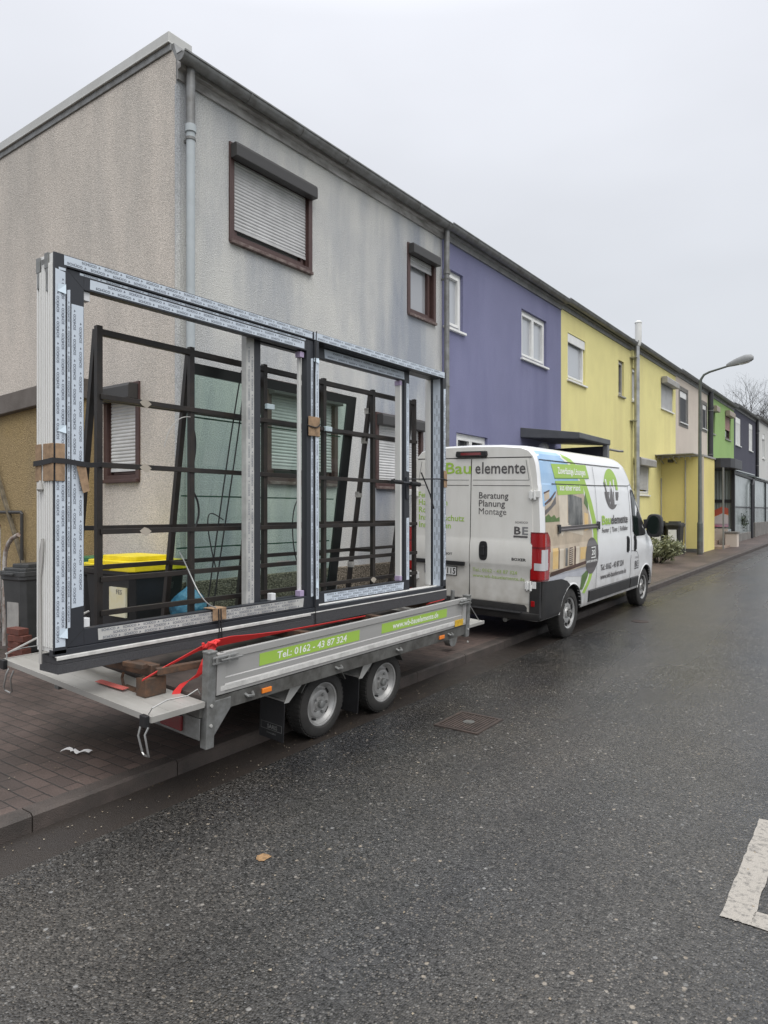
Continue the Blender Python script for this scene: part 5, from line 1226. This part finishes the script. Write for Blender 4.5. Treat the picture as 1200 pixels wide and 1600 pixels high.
# ---- rails, seams, cladding, handles, side glass
def seam(pts, wd=.008, off=.0030, name='panel_seam', par=None, s_=1):
    bb = MB()
    for (y0, z0), (y1, z1) in zip(pts, pts[1:]):
        d = Vector((y1 - y0, z1 - z0)); nrm = Vector((-d.y, d.x)).normalized() * wd / 2; k = max(1, int(d.length / .12))
        rows = []
        for i in range(k + 1):
            y, z = y0 + d.x * i / k, z0 + d.y * i / k; rows.append([flank(y + nrm.x, z + nrm.y, off, s_), flank(y - nrm.x, z - nrm.y, off, s_)])
        bb.grid(rows)
    return bb.build(name, seam_m, par or VN)
for s_ in (1, -1):
    seam([(1.92, 2.36), (1.95, 1.9), (1.965, 1.3), (1.93, .50)], .009, .009, s_=s_); seam([(3.52, 2.10), (3.56, 1.6), (3.60, 1.05), (3.58, .42)], .012, s_=s_)
    seam([(3.52, 2.10), (3.70, 2.12), (3.86, 2.06), (4.05, 1.86)], .012, s_=s_); seam([(.06, 2.385), (1.0, 2.385), (3.2, 2.385)], .012, .010, s_=s_); seam([(.35, 2.085), (2.0, 2.085), (3.52, 2.10)], .012, .009, s_=s_)
    seam([(3.60, 1.03), (3.9, 1.0), (4.02, .92), (4.07, .78), (4.05, .55), (4.0, .40)], .007, s_=s_)
    rb = MB(); n_ = 26
    rows = [[flank(.50 + 1.50 * i / n_, zz, oo, s_) for zz, oo in ((1.465, .003), (1.470, .020), (1.488, .026), (1.50, .012), (1.515, .012), (1.525, .022), (1.532, .003))] for i in range(n_ + 1)]
    rb.grid(rows); rl = rb.build('sliding_rail', taupev_m, VN, smooth=True)
    bb = MB()
    for ya, yb in ((.46, .54), (1.94, 2.03)): bb.grid([[flank(y, z, o_, s_) for z, o_ in ((1.44, .002), (1.446, .028), (1.555, .028), (1.56, .002))] for y in (ya, yb)]); 
    bb.build('rail_end', black_pl_m, rl)
    bb = MB()
    for (ya, yb) in ((1.66, 3.555), (3.60, 4.03)):
        rows = [[flank(ya + (yb - ya) * i / 8, z, o_, s_) for z, o_ in ((.405, .002), (.412, .020), (.565, .024), (.578, .002))] for i in range(9)]
        bb.grid(rows); bb.quad(*rows[0]); bb.quad(*rows[-1])
    bb.build('side_cladding', clad_m, VN, smooth=True)
    for yc in (3.40, 3.79):
        q = [(yc - .055, 1.02), (yc + .05, 1.01), (yc + .062, 1.05), (yc + .062, 1.25), (yc + .045, 1.28), (yc - .04, 1.28), (yc - .06, 1.24)]
        hb = patch(q, .004).build('door_handle', black_pl_m, VN) if s_ > 0 else patch(q, .004, s_=-1).build('door_handle', black_pl_m, VN)
        bb = MB(); bb.grid([[flank(yc + dy, 1.04 + .22 * i / 6, o_, s_) for dy, o_ in ((-.028, .006), (-.024, .026), (.024, .026), (.028, .006))] for i in range(7)]); bb.build('grip', black_pl_m, hb, smooth=True)
    gw = patch([(3.70, 1.36), (3.68, 1.5), (3.66, 1.98), (3.70, 2.03), (3.83, 2.01), (3.98, 1.88), (4.27, 1.60), (4.46, 1.42), (4.48, 1.30), (4.42, 1.255), (3.84, 1.26), (3.76, 1.29)], .0035, s_=s_).build('side_window', carglass_m, VN)
    patch([(4.03, 1.27), (4.48, 1.27), (4.48, 1.42), (4.30, 1.57), (4.10, 1.77), (4.03, 1.70)], .0050, s_=s_).build('window_corner', black_pl_m, gw)
    seam([(3.70, 1.34), (3.66, 1.98), (3.70, 2.03), (3.83, 2.01), (4.0, 1.87)], .035, .006, 'window_seal', gw, s_)
    # wing mirror on its arm
    mb_ = MB(); xm = s_ * 1.09
    prof_ = [(-.13, .02), (-.125, .075), (-.06, .095), (.06, .095), (.125, .075), (.13, .02)]
    rows = []
    for f_, sc_ in ((-.07, .80), (-.06, .98), (.0, 1.03), (.09, .95), (.16, .68), (.185, .25)):
        rows.append([(xm + math.copysign(abs(math.cos(a)) ** .6, math.cos(a)) * .13 * sc_ + s_ * .05, 4.52 + f_, 1.42 + (math.copysign(abs(math.sin(a)) ** .7, math.sin(a)) * .205 * sc_ * (1.0 if abs(math.sin(a)) < .9 else .97))) for a in [2 * math.pi * k / 20 for k in range(21)]])
    mb_.grid(rows); mb_.add(rows[0][:-1], [tuple(range(20))])
    mb_.bar((s_ * .96, 4.50, 1.44), (s_ * 1.10, 4.54, 1.46), .09, .16); mm = mb_.build('wing_mirror', black_pl_m, VN, smooth=True)
    MB().add([(xm + s_ * .05 + math.cos(a) * .105, 4.447, 1.43 + math.sin(a) * .165) for a in [2 * math.pi * k / 20 for k in range(20)]], [tuple(range(20))]).build('mirror_glass', carglass_m, mm)
    MB().box((xm + s_ * .15, 4.50, 1.34), (xm + s_ * .172, 4.58, 1.44)).build('mirror_indicator', clear_m, mm, .008)
# windscreen sheet
rows = []
for i in range(9):
    y = 3.72 + (4.66 - 3.72) * i / 8; z = interp(ZT, y); hw_ = .74 + .10 * i / 8
    rows.append([(x_, y - .004 + .004, z - .03 * (abs(x_) / .8) ** 2 + .012) for x_ in [hw_ * (k - 6) / 6 for k in range(13)]])
MB().grid(rows).build('windscreen', carglass_m, VN, smooth=True)
MB().box((-.6, 5.40, .62), (.6, 5.425, .86)).build('grille', black_pl_m, VN, .02)
for s_ in (1, -1): MB().prism([(s_ * .60, 4.98), (s_ * .93, 4.96), (s_ * .86, 5.32), (s_ * .62, 5.40)], 'z', .95, 1.12).build('headlamp', clear_m, VN, .03)
MB().box((-.86, 5.2, .26), (.86, 5.43, .58)).build('front_bumper', black_pl_m, VN, .05)
# ---- wheels
for y in AX:
    for s_ in (1, -1): wheel(VN, 'wheel', (s_ * .88, y, .338), .338, .215, s_, .205, 'van')
# wheel-arch lips and the dark rear corner cladding
for s_ in (1, -1):
    for y in AX:
        bb = MB(); rows = []
        for k in range(25):
            a = R(4 + 172 * k / 24); cy, cz = y + .395 * math.cos(a), .34 + .395 * math.sin(a); cy2, cz2 = y + .418 * math.cos(a), .34 + .418 * math.sin(a)
            rows.append([(s_ * (sx_at(max(.40, cz), 1.0) - .03), cy, cz), (s_ * (sx_at(max(.40, cz)) + .012), cy, cz), (s_ * (sx_at(max(.4, cz2)) + .002), cy2, cz2)])
        bb.grid(rows); bb.build('arch_lip', van_m if y > 2 else van_m, VN, smooth=True)
    q = [(.02, .37), (.66, .37), (.625, .42), (.64, .50), (.70, .60), (.80, .69), (.92, .735), (.80, .80), (.60, .845), (.02, .86)]
    bb = patch(q, .014, s_=s_); bb.build('corner_cladding', clad_m, VN, smooth=True)
# ---- rear: bumper, step, doors, lamps
bb = MB(); rows = []
for (yo, z) in ((.02, .36), (-.07, .37), (-.09, .42), (-.09, .455), (-.02, .47), (-.02, .52), (-.015, .552), (.02, .558)):
    rows.append([(x_, yo + .07 * (abs(x_) / 1.02) ** 6, z) for x_ in [1.0 * (k - 10) / 10 for k in range(21)]])
bb.grid(rows); rbp = bb.build('rear_bumper', clad_m, VN, smooth=True)
MB().box((-.78, -.115, .452), (.78, -.02, .472)).build('step_plate', black_pl_m, rbp, .008)
for s_ in (1, -1):
    MB().prism([(s_ * .86, .44), (s_ * 1.0, .40), (s_ * 1.005, .86), (s_ * .885, .86), (s_ * .875, .72), (s_ * .86, .72)], 'y', -.022, .05).build('bumper_corner', clad_m, rbp, .015)
    MB().box((s_ * .885, -.030, .545), (s_ * .935, -.02, .615)).build('rear_reflector', red_m, rbp, .004)
MB().tube([(0, .2, .36), (0, -.12, .36), (0, -.16, .42), (0, -.16, .47)], .022, 10).lathe([(.46, .012), (.475, .025), (.50, .025), (.512, .010)], (0, -.16, 0), 'z', 12).build('tow_ball', galv_m, VN, smooth=True)
MB().tube([(.55, .1, .36), (.55, -.06, .345)], .03, 10).build('exhaust_tip', galv_dk_m, VN)
DP = [(.565, .004), (.80, .010), (.99, .010), (1.03, .024), (1.06, .027), (1.29, .027), (1.34, .014), (1.385, .010), (2.03, .010), (2.13, .010), (2.405, .004)]
def door(s_):
    bb = MB(); rows = []; X1 = lambda z: min(.885 + (.0 if z > .86 else -.01), sx_at(z, 0) - .075)
    for z, d in DP:
        x1 = X1(z); rows.append([(s_ * x_, -d - .0, z) for x_ in (.006, .03, .3, .6, x1 - .03, x1)])
    m_ = len(rows[0]); vs_ = [p for r in rows for p in r]; bb.grid(rows)
    for r0, r1 in zip(rows, rows[1:]):
        for e_ in (0, -1): bb.quad(r0[e_], r1[e_], (r1[e_][0], .002, r1[e_][2]), (r0[e_][0], .002, r0[e_][2]))
    for r0 in (rows[0], rows[-1]):
        for k in range(m_ - 1): bb.quad(r0[k], r0[k + 1], (r0[k + 1][0], .002, r0[k + 1][2]), (r0[k][0], .002, r0[k][2]))
    d = bb.build('rear_door', vandirty_m, VN, smooth=True)
    g = MB()
    def ln(x0, z0, x1, z1, w_=.007):
        dx, dz = x1 - x0, z1 - z0; L_ = math.hypot(dx, dz); nx, nz_ = -dz / L_ * w_ / 2, dx / L_ * w_ / 2
        g.quad(*[(s_ * a, -.0125, c) for a, c in ((x0 + nx, z0 + nz_), (x1 + nx, z1 + nz_), (x1 - nx, z1 - nz_), (x0 - nx, z0 - nz_))])
    xs = sx_at(2.13, 0) - .10; xt = sx_at(2.36, 0) - .11
    ln(.03, 2.055, xs + .01, 2.055); ln(.03, 2.125, xs, 2.125, .005); ln(xs, 2.125, xt, 2.38, .005)
    g.build('pressed_line', seam_m, d)
    return d
dr, dl = door(1), door(-1)
bb = MB(); bb.quad((-.006, -.009, .57), (.006, -.009, .57), (.006, -.009, 2.40), (-.006, -.009, 2.40)); bb.quad((-.85, -.004, 2.408), (.85, -.004, 2.408), (.85, -.004, 2.42), (-.85, -.004, 2.42)); bb.build('door_gap', seam_m, VN)
dhb = MB().prism([(.205 + .062 * math.copysign(abs(math.cos(a)) ** .6, math.cos(a)), 1.205 + .125 * math.copysign(abs(math.sin(a)) ** .6, math.sin(a))) for a in [2 * math.pi * k / 24 for k in range(24)]], 'y', -.036, -.010); dh = dhb.build('door_handle', black_pl_m, dr, .006)
MB().box((.185, -.056, 1.14), (.23, -.034, 1.27)).build('grip', black_pl_m, dh, .01)
for s_, d in ((1, dr), (-1, dl)):
    for z in (1.94, .80):
        hb = MB(); x0 = .83 if z > 1 else .80
        hb.box((s_ * x0, -.030, z - .045), (s_ * (x0 + .07), -.008, z + .045)); hb.box((s_ * (x0 + .07), -.035, z - .06), (s_ * (x0 + .095), -.008, z + .02)); hb.box((s_ * (x0 + .095), -.028, z - .03), (s_ * (x0 + .15), -.004, z + .055)); hb.tube([(s_ * (x0 + .08), -.034, z - .06), (s_ * (x0 + .08), -.034, z + .06)], .013, 8); hb.box((s_ * (x0 + .02), -.034, z - .06), (s_ * (x0 + .04), -.01, z + .06))
        hb.build('hinge', white_m, d, .004)
def rtext(par, name, txt, x_, z, h, wd, m, align='L', off=.012, y=None):
    t_ = MB(); put_text(t_, txt, lambda u, v: (x_ + u, (y if y is not None else -interp(DP, z + v)) - .0022, z + v), h, wd, align, off); return t_.build(name, m, par, recalc=False)
rtext(dl, 'company_name', 'Bau', -.405, 2.21, .15, .40, greent_m, y=-.0095); rtext(dr, 'company_name', 'e', .055, 2.21, .15, .085, greyt_m, y=-.0095); rtext(dr, 'company_name', 'lemente', .150, 2.21, .15, .625, greyt_m, y=-.0105)
for i, s_t in enumerate(('Beratung', 'Planung', 'Montage')): rtext(dr, 'service_line', s_t, .115, 1.885 - i * .103, .084, (.43, .385, .405)[i], greyt_m, off=(.012, .012, .0)[i])
for i, s_t in enumerate(('Fenster', 'Haustüren', 'Rollläden', 'Insektenschutz', 'Innentüren')): rtext(dl, 'service_line', s_t, -.83 + .003 * i, 1.885 - i * .103, .078, (.30, .47, .42, .73, .52)[i], greent_m)
rtext(dr, 'telephone_line', 'Tel.: 0162 - 43 87 324', .05, .928, .044, .64, greent2_m, y=-.022); rtext(dr, 'web_line', 'www.wb-bauelemente.de', .05, .852, .044, .74, greent2_m, y=-.0105)
rtext(dr, 'model_badge', 'BOXER', .61, 1.105, .034, .20, blackt_m, off=.03); rtext(dl, 'maker_badge', 'PEUGEOT', -.50, 1.12, .028, .24, blackt_m, off=.03)
rtext(dr, 'partner_word', 'SCHÜCO', .645, 1.58, .024, .175, greyt_m); pm = rtext(dr, 'partner_mark', 'B', .625, 1.44, .095, .10, greyt_m, off=.03); rtext(pm, 'partner_mark', 'E', .735, 1.44, .095, .09, silver_v_m, off=.03)
bb = MB().quad((.625, -.0132, 1.40), (.82, -.0132, 1.40), (.82, -.0132, 1.423), (.625, -.0132, 1.423)); bb.build('partner_bar', greyt_m, pm)
MB().box((-.86, -.050, .985), (-.065, -.024, 1.04)).build('plate_lamp_bar', black_pl_m, dl, .006)
npb = MB().box((-.70, -.0245, .845), (-.19, -.012, .965)); npl = npb.build('number_plate', blackt_m, dl, .003)
MB().box((-.690, -.0262, .853), (-.20, -.0246, .957)).build('plate_face', plate_m, npl); MB().box((-.690, -.0275, .853), (-.648, -.0263, .957)).build('plate_band', euro_m, npl)
rtext(npl, 'plate_digits', '5115', -.402, .868, .075, .195, blackt_m, y=-.0262, off=.02)
MB().lathe([(0, .02), (-.03, .022), (-.04, .012)], (-.85, -.012, .80), 'y', 10).box((-.87, -.05, .74), (-.83, -.02, .775)).build('rubber_stop', black_pl_m, dl, .004)
MB().prism([(-.22, 2.425), (.22, 2.425), (.235, 2.45), (.225, 2.505), (-.225, 2.505), (-.235, 2.45)], 'y', -.035, .06).build('roof_brake_light', black_pl_m, VN, .012)
bl = [o for o in VN.children if o.name.startswith('roof_brake_light')][0]
MB().box((-.15, -.0375, 2.45), (.15, -.034, 2.485)).build('brake_lens', dred_m, bl)
# tail lamps bend round the rear corner
for s_ in (1, -1):
    def tl(z0, z1, t0, t1, off, nz=10, nt_=10):
        rows = []
        for i in range(nz + 1):
            z = z0 + (z1 - z0) * i / nz; r = []
            for k in range(nt_ + 1):
                t_ = t0 + (t1 - t0) * k / nt_
                if t_ < .4: p = (s_ * (.862 + .125 * t_ / .4), -.016 - off, z)
                elif t_ < .6:
                    a = (t_ - .4) / .2 * math.pi / 2; p = (s_ * (.987 + (.050 + off) * math.sin(a)), .034 - (.050 + off) * math.cos(a), z)
                else:
                    top = 1 if z < 1.34 else max(.0, 1 - ((z - 1.34) / .16) ** 2)
                    p = (s_ * (1.032 + off - .004 - .018 * max(0, z - 1.22)), .034 + (.19 * (.35 + .65 * top) * (1 if z > 1.05 else .82 + .18 * (z - .865) / .185)) * (t_ - .6) / .4, z)
                r.append(p)
            rows.append(r)
        return MB().grid(rows)
    lamp = tl(.865, 1.475, 0, 1, 0); la = lamp.build('tail_light', dred_m, VN, smooth=True)
    tl(.885, 1.455, .04, .94, .004).build('red_lens', red_m, la, smooth=True)
    tl(1.0, 1.26, .46, .80, .008).build('clear_lens', clear_m, la, smooth=True); tl(1.0, 1.09, .18, .82, .0085).build('clear_lens', clear_m, la, smooth=True)
    tl(1.275, 1.295, .04, .94, .0088).build('lens_bar', dred_m, la, smooth=True)

# ---------------------------------------------------------------- beside the gable
def wheelie(name, x_, y, w_, d_, h_, body_m, lid_m, label, group, wheels=True, rot=0):
    t = thing(name, (x_, y, gz(y, .097)), label, 'bin', group, (0, 0, rot))
    b = MB(); rows = []
    for z, k in ((.02, .80), (.06, .82), (h_ * .5, .90), (h_ - .10, .98), (h_ - .09, 1.05), (h_ - .04, 1.05)):
        a, c = w_ / 2 * k, d_ / 2 * k; r = .05
        rows.append([(a - r, -c, z), (-a + r, -c, z), (-a, -c + r, z), (-a, c - r, z), (-a + r, c, z), (a - r, c, z), (a, c - r, z), (a, -c + r, z), (a - r, -c, z)])
    b.grid(rows); b.quad(*rows[0][:-1]); b.quad(*rows[-1][:-1]); bo = b.build('bin_body', body_m, t, .006)
    if wheels:
        for sx in (-1, 1): MB().lathe([(-.03, .10), (.03, .10)], (sx * (w_ / 2 - .03), d_ / 2 - .03, .10), 'x', 20).build('wheel', tyre_m, t)
    b = MB(); a, c = w_ / 2 * 1.08, d_ / 2 * 1.08
    for z0, z1, k in ((h_ - .05, h_ + .01, 1.0), (h_ + .009, h_ + .045, .88), (h_ + .044, h_ + .09, .62)): 
        b.prism([(-a * k, -c * k + .04), (-a * k + .05, -c * k), (a * k - .05, -c * k), (a * k, -c * k + .04), (a * k, c * k), (-a * k, c * k)], 'z', z0, z1)
    b.box((-.10, -c - .03, h_ - .035), (.10, -c + .02, h_ - .008)); b.tube([(-a, c + .02, h_), (a, c + .02, h_)], .018, 8)
    b.build('lid', lid_m, t, .012)
    return t, bo
yb, bo = wheelie('waste_bin', -6.38, 4.28, .86, .66, 1.16, binblk_m, binyel_m, 'wide black waste container with a bright yellow lid beside the gable wall', 'bins by the corner house', False)
MB().box((.06, -.338, .66), (.34, -.318, .95)).build('paper_label', paper_m, yb); t_ = MB(); put_text(t_, 'FES', lambda u, v: (.18 + u, -.3395, .885 + v), .045, .10); t_.build('label_lettering', greyt_m, yb, recalc=False)
MB().box((-.485, -.322, .40), (-.46, -.30, .46)).build('sticker', whiteb_m, yb)
t_ = MB(); t_.box((-.60, -.10, .45), (-.59, .10, .75)); 
gb, bo = wheelie('waste_bin', -7.20, 4.35, .50, .55, 1.11, binblk_m, bingrn_m, 'black wheelie bin with a green lid, left of the yellow-lidded container', 'bins by the corner house')
MB().box((-.17, -.268, .52), (.02, -.262, .80)).build('paper_label', paper_m, gb); t_ = MB(); put_text(t_, 'FES', lambda u, v: (-.14 + u, -.2635, .64 + v), .06, .12); t_.build('label_lettering', greyt_m, gb, recalc=False)
gr, bo = wheelie('waste_bin', -8.48, 4.24, .44, .50, .98, bingrey_m, bingrey_m, 'grey wheelie bin with a pale worn side, behind the left end of the new frame', 'bins by the corner house', True, .12)
MB().box((-.10, -.236, .30), (.12, -.226, .62)).build('pale_sticker', boxgrey_m, gr)
# blue plastic bag slumped beside the yellow-lidded container
b = MB(); rows = []
r3 = random.Random(11)
for i in range(11):
    z = i / 10; rr = .27 * math.sin(math.pi * min(1, .18 + .80 * z)) ** .7 * (1 if z < .8 else 1.1 - .5 * (z - .8) * 5 * .6)
    rows.append([(rr * math.cos(a) * r3.uniform(.82, 1.15), rr * .8 * math.sin(a) * r3.uniform(.82, 1.15), z * .50 + r3.uniform(-.015, .015)) for a in [2 * math.pi * k / 18 for k in range(18)]])
    rows[-1].append(rows[-1][0])
b.grid(rows); o = b.build('plastic_bag', bag_m, None, smooth=True); o.location = (-5.62, 4.38, .56 + gz(4.4, .09)); o.scale = (.85, .85, .8); tag(o, 'crumpled blue plastic bag beside the yellow-lidded container', 'bag')
ms = o.modifiers.new('subdivision', 'SUBSURF'); ms.levels = 1; ms.render_levels = 1
o = MB().box((-.28, -.25, 0), (.28, .25, .54)).box((-.30, -.27, .50), (.30, .27, .545)).build('plastic_crate', binblk_m, None, .01); o.location = (-5.62, 4.38, gz(4.4, .097)); o.scale = (.8, .8, 1); tag(o, 'black plastic crate under the blue bag', 'crate')
# lower annex with a capped wall, steps and rail
AN = thing('annex_building', (-9.5, 4.9, .1), 'low ochre rendered annex with a dark sloping cap, left of the bins', 'annex')
W2L(MB().box((-15, 4.55, -.2), (-8.0, 4.79, 3.26)).build('wall', ochre_m, AN), AN)
W2L(MB().prism([(-15, 2.97), (-7.96, 3.255), (-7.96, 3.50), (-15, 3.27)], 'y', 4.46, 4.795).build('wall_cap', mat('dark_cap', (.105, .090, .078), .8, var=.8, vscale=3, col2=(.16, .14, .125), bump=.3, bscale=50), AN, .01), AN)
ST = thing('low_wall', (-9.9, 4.45, .1), 'low mossy grey concrete wall with stepped courses against the ochre annex', 'wall')
for k in range(4): W2L(MB().box((-12.5, 4.33 + k * .05, gz(4, .08)), (-8.06, 4.545, .42 + k * .21)).build('course', concrete_m, ST, .012), ST)
RL = thing('hand_rail', (-9.1, 4.2, .15), 'rusty white tube railing curving up in front of the low grey wall', 'railing')
W2L(MB().tube([(-9.10, 4.22, .16), (-9.10, 4.22, 1.24), (-9.07, 4.22, 1.36), (-9.0, 4.22, 1.46), (-8.90, 4.22, 1.53), (-8.74, 4.22, 1.58)], .027, 10).build('post', rail_m, RL, smooth=True), RL)
W2L(MB().tube([(-9.10, 4.22, 1.10), (-8.3, 4.22, 1.155)], .02, 8).build('cross_tube', rail_m, RL, smooth=True), RL)
W2L(MB().tube([(-9.42, 4.3, .3), (-9.42, 4.3, 1.70)], .02, 8).build('post', rail_m, RL, smooth=True), RL)
o = MB().bar((0, 0, 0), (1.12, .03, -1.95), .05, .035).build('wooden_pole', mat('weathered_wood', (.19, .16, .11), .85, var=.5, vscale=12), None, .004); o.location = (-10.25, 4.48, 3.0); tag(o, 'pale wooden pole leaning on the ochre annex wall', 'pole')
RB = thing('metal_rail', (-9.8, 4.5, 1.6), 'thin dark metal rail fixed across the ochre annex wall', 'rail')
W2L(MB().tube([(-13, 4.5, 1.86), (-9.25, 4.5, 1.86), (-9.23, 4.5, 1.84), (-9.23, 4.5, 1.0)], .022, 8).build('bar', box_m, RB, smooth=True), RB)
for k, (x_, z) in enumerate(((-8.10, .0), (-8.06, .075), (-8.09, .15), (-8.05, .225), (-8.10, .30))):
    o = MB().box((-.13, -.06, 0), (.13, .06, .071)).build('brick', brick_m, None, .005); o.location = (x_, 3.90, gz(3.9, .096) + z); o.rotation_euler = (0, 0, (-.1, .15, -.05, .2, .05)[k])
    tag(o, 'red brick in the small stack beside the grey bin, ' + ('lowest of the stack', 'second from the bottom', 'middle one of the stack', 'second from the top', 'topmost of the stack')[k], 'brick', 'stacked red bricks')
b = MB(); rr = random.Random(5)
rows = [[(-9.9 + .12 * i, 3.65 + .09 * k, gz(3.6, .10) + (.05 * math.sin(math.pi * i / 9) * math.sin(math.pi * k / 5)) * rr.uniform(.6, 1.3)) for k in range(6)] for i in range(10)]
o = MB().grid(rows).build('moss_patch', moss_m, None, smooth=True); tag(o, 'mossy soil at the foot of the steps', 'moss', None, 'stuff')

# ---------------------------------------------------------------- street lamp
LP = thing('street_lamp', (-4.99, 23.9, gz(23.9, .09)), 'grey street lamp with a long arm reaching over the road by the yellow porch', 'street lamp')
b = MB().tube([(0, 0, 0), (0, 0, 1.0)], .085, 14).tube([(0, 0, 1.0), (0, 0, 1.06), (0, 0, 5.3), (.03, 0, 5.62), (.12, 0, 5.76), (.28, 0, 5.83), (.86, -.05, 5.95)], [.085, .062, .045, .04, .036, .034, .03], 12); b.build('pole', pole_m, LP, smooth=True)
MB().lathe([(0, .087), (.42, .087)], (0, 0, 0), 'z', 14).build('pole_foot', galv_dk_m, LP)
b = MB(); rows = []
for f_, wd_, ht in ((0, .05, .06), (.08, .075, .10), (.3, .11, .16), (.55, .135, .19), (.72, .12, .15), (.80, .06, .07)):
    rows.append([(.78 + f_ * .95, -.05 + wd_ * math.cos(a), 5.945 + f_ * .19 + ht * max(-.35, math.sin(a))) for a in [2 * math.pi * k / 16 for k in range(17)]])
b.grid(rows); b.quad(*rows[0][:-1]); b.quad(*rows[-1][:-1]); lh = b.build('lamp_head', lamphead_m, LP, smooth=True)
MB().grid([[(.78 + f_ * .95, -.05 + wd_ * s_, 5.945 + f_ * .19 - dz) for s_ in (-1, -.5, 0, .5, 1)] for f_, wd_, dz in ((.28, .09, .035), (.45, .12, .075), (.65, .115, .075), (.76, .07, .03))]).build('lamp_bowl', lampglass_m, lh, smooth=True)

# ---------------------------------------------------------------- bins and shrubs on the far pavement
for k, x_ in enumerate((-6.15, -5.66)):
    t, bo = wheelie('waste_bin', x_, 23.5, .46, .6, .98, binblk_m, (MATS['black_bin_plastic'], MATS['grey_bin_plastic'])[k], ('black wheelie bin with a pale panel by the yellow porch, nearer the house wall', 'black wheelie bin with a pale panel by the yellow porch, nearer the street')[k], 'bins by the yellow porch')
    MB().box((-.13, -.30, .25), (.12, -.262, .80)).build('pale_panel', whiteb_m, t, .004)
def shrub(x_, y, rx, ry, h_, n_, m_, label, lf=.05, seed=1):
    t = thing('shrub', (x_, y, gz(y, .09)), label, 'shrub'); q = random.Random(seed)
    b = MB(); st_ = MB()
    tips = []
    for i in range(26):
        a = q.uniform(0, 6.28); r_ = q.uniform(.15, 1) ** .6; tip = (rx * r_ * math.cos(a), ry * r_ * math.sin(a), h_ * (q.uniform(.55, 1.05)) * (1 - .35 * r_ * r_)); tips.append(tip)
        st_.tube([(tip[0] * .15, tip[1] * .15, 0), (tip[0] * .55, tip[1] * .55, tip[2] * .55), tip], [.012, .008, .003], 5)
    st_.build('stems', bark_m, t)
    for i in range(n_):
        tp = q.choice(tips); f_ = q.uniform(.35, 1.08)
        p = Vector((tp[0] * f_ + q.gauss(0, .07), tp[1] * f_ + q.gauss(0, .07), tp[2] * f_ ** .8 + q.gauss(0, .05)))
        if p.z < .03: p.z = .03
        d = Vector((q.gauss(0, 1), q.gauss(0, 1), q.gauss(.2, .7))).normalized(); u = d.orthogonal().normalized(); v_ = d.cross(u); l_ = lf * q.uniform(.6, 1.4)
        b.add([p - u * l_, p + v_ * l_ * .42, p + u * l_, p - v_ * l_ * .42], [(0, 1, 2, 3)])
    b.build('foliage', m_, t, recalc=False); return t
shrub(-5.30, 20.2, .62, .75, .80, 2600, leaf_m, 'low variegated shrub on the pavement in front of the parked van', .05, 2)
shrub(-5.55, 33.2, .55, .8, 1.35, 2600, leafd_m, 'dark rounded shrub in front of the glass screen of the green house', .05, 4)
# bare trees behind the far roofs
def tree(x_, y, h_, label, seed):
    t = thing('bare_tree', (x_, y, gz(y)), label, 'tree', 'bare trees behind the far roofs'); q = random.Random(seed)
    tr_ = MB(); br = MB()
    def grow(p, d, ln, r, lev, bb):
        n_ = 4; pts = [Vector(p)]; dd = Vector(d)
        for i in range(n_):
            dd = (dd + Vector((q.gauss(0, .10), q.gauss(0, .10), q.gauss(.04, .05)))).normalized(); pts.append(pts[-1] + dd * ln / n_)
        bb.tube(pts, [r * (1 - .5 * i / n_) for i in range(n_ + 1)], 5 if lev else 8, False)
        if lev >= 5: return
        for k in range(4 if lev < 4 else 3):
            f_ = q.uniform(.45, 1); i = min(n_ - 1, int(f_ * n_)); p2 = pts[i].lerp(pts[i + 1], f_ * n_ - i)
            a = dd.orthogonal().normalized(); a.rotate(Matrix.Rotation(q.uniform(0, 6.28), 3, dd)); nd = (dd + a * q.uniform(.45, .95)).normalized()
            grow(p2, nd, ln * q.uniform(.55, .75), r * .48, lev + 1, br)
    grow((0, 0, 0), (0, 0, 1), h_ * .42, .20, 0, tr_)
    tr_.build('trunk', bark_m, t, smooth=True); br.build('crown', bark_m, t, recalc=False)
tree(-12.6, 78, 16.5, 'bare leafless tree behind the far roofs, the left one', 3)
tree(-9.6, 80, 17.5, 'bare leafless tree behind the far roofs, the one at the right edge', 8)
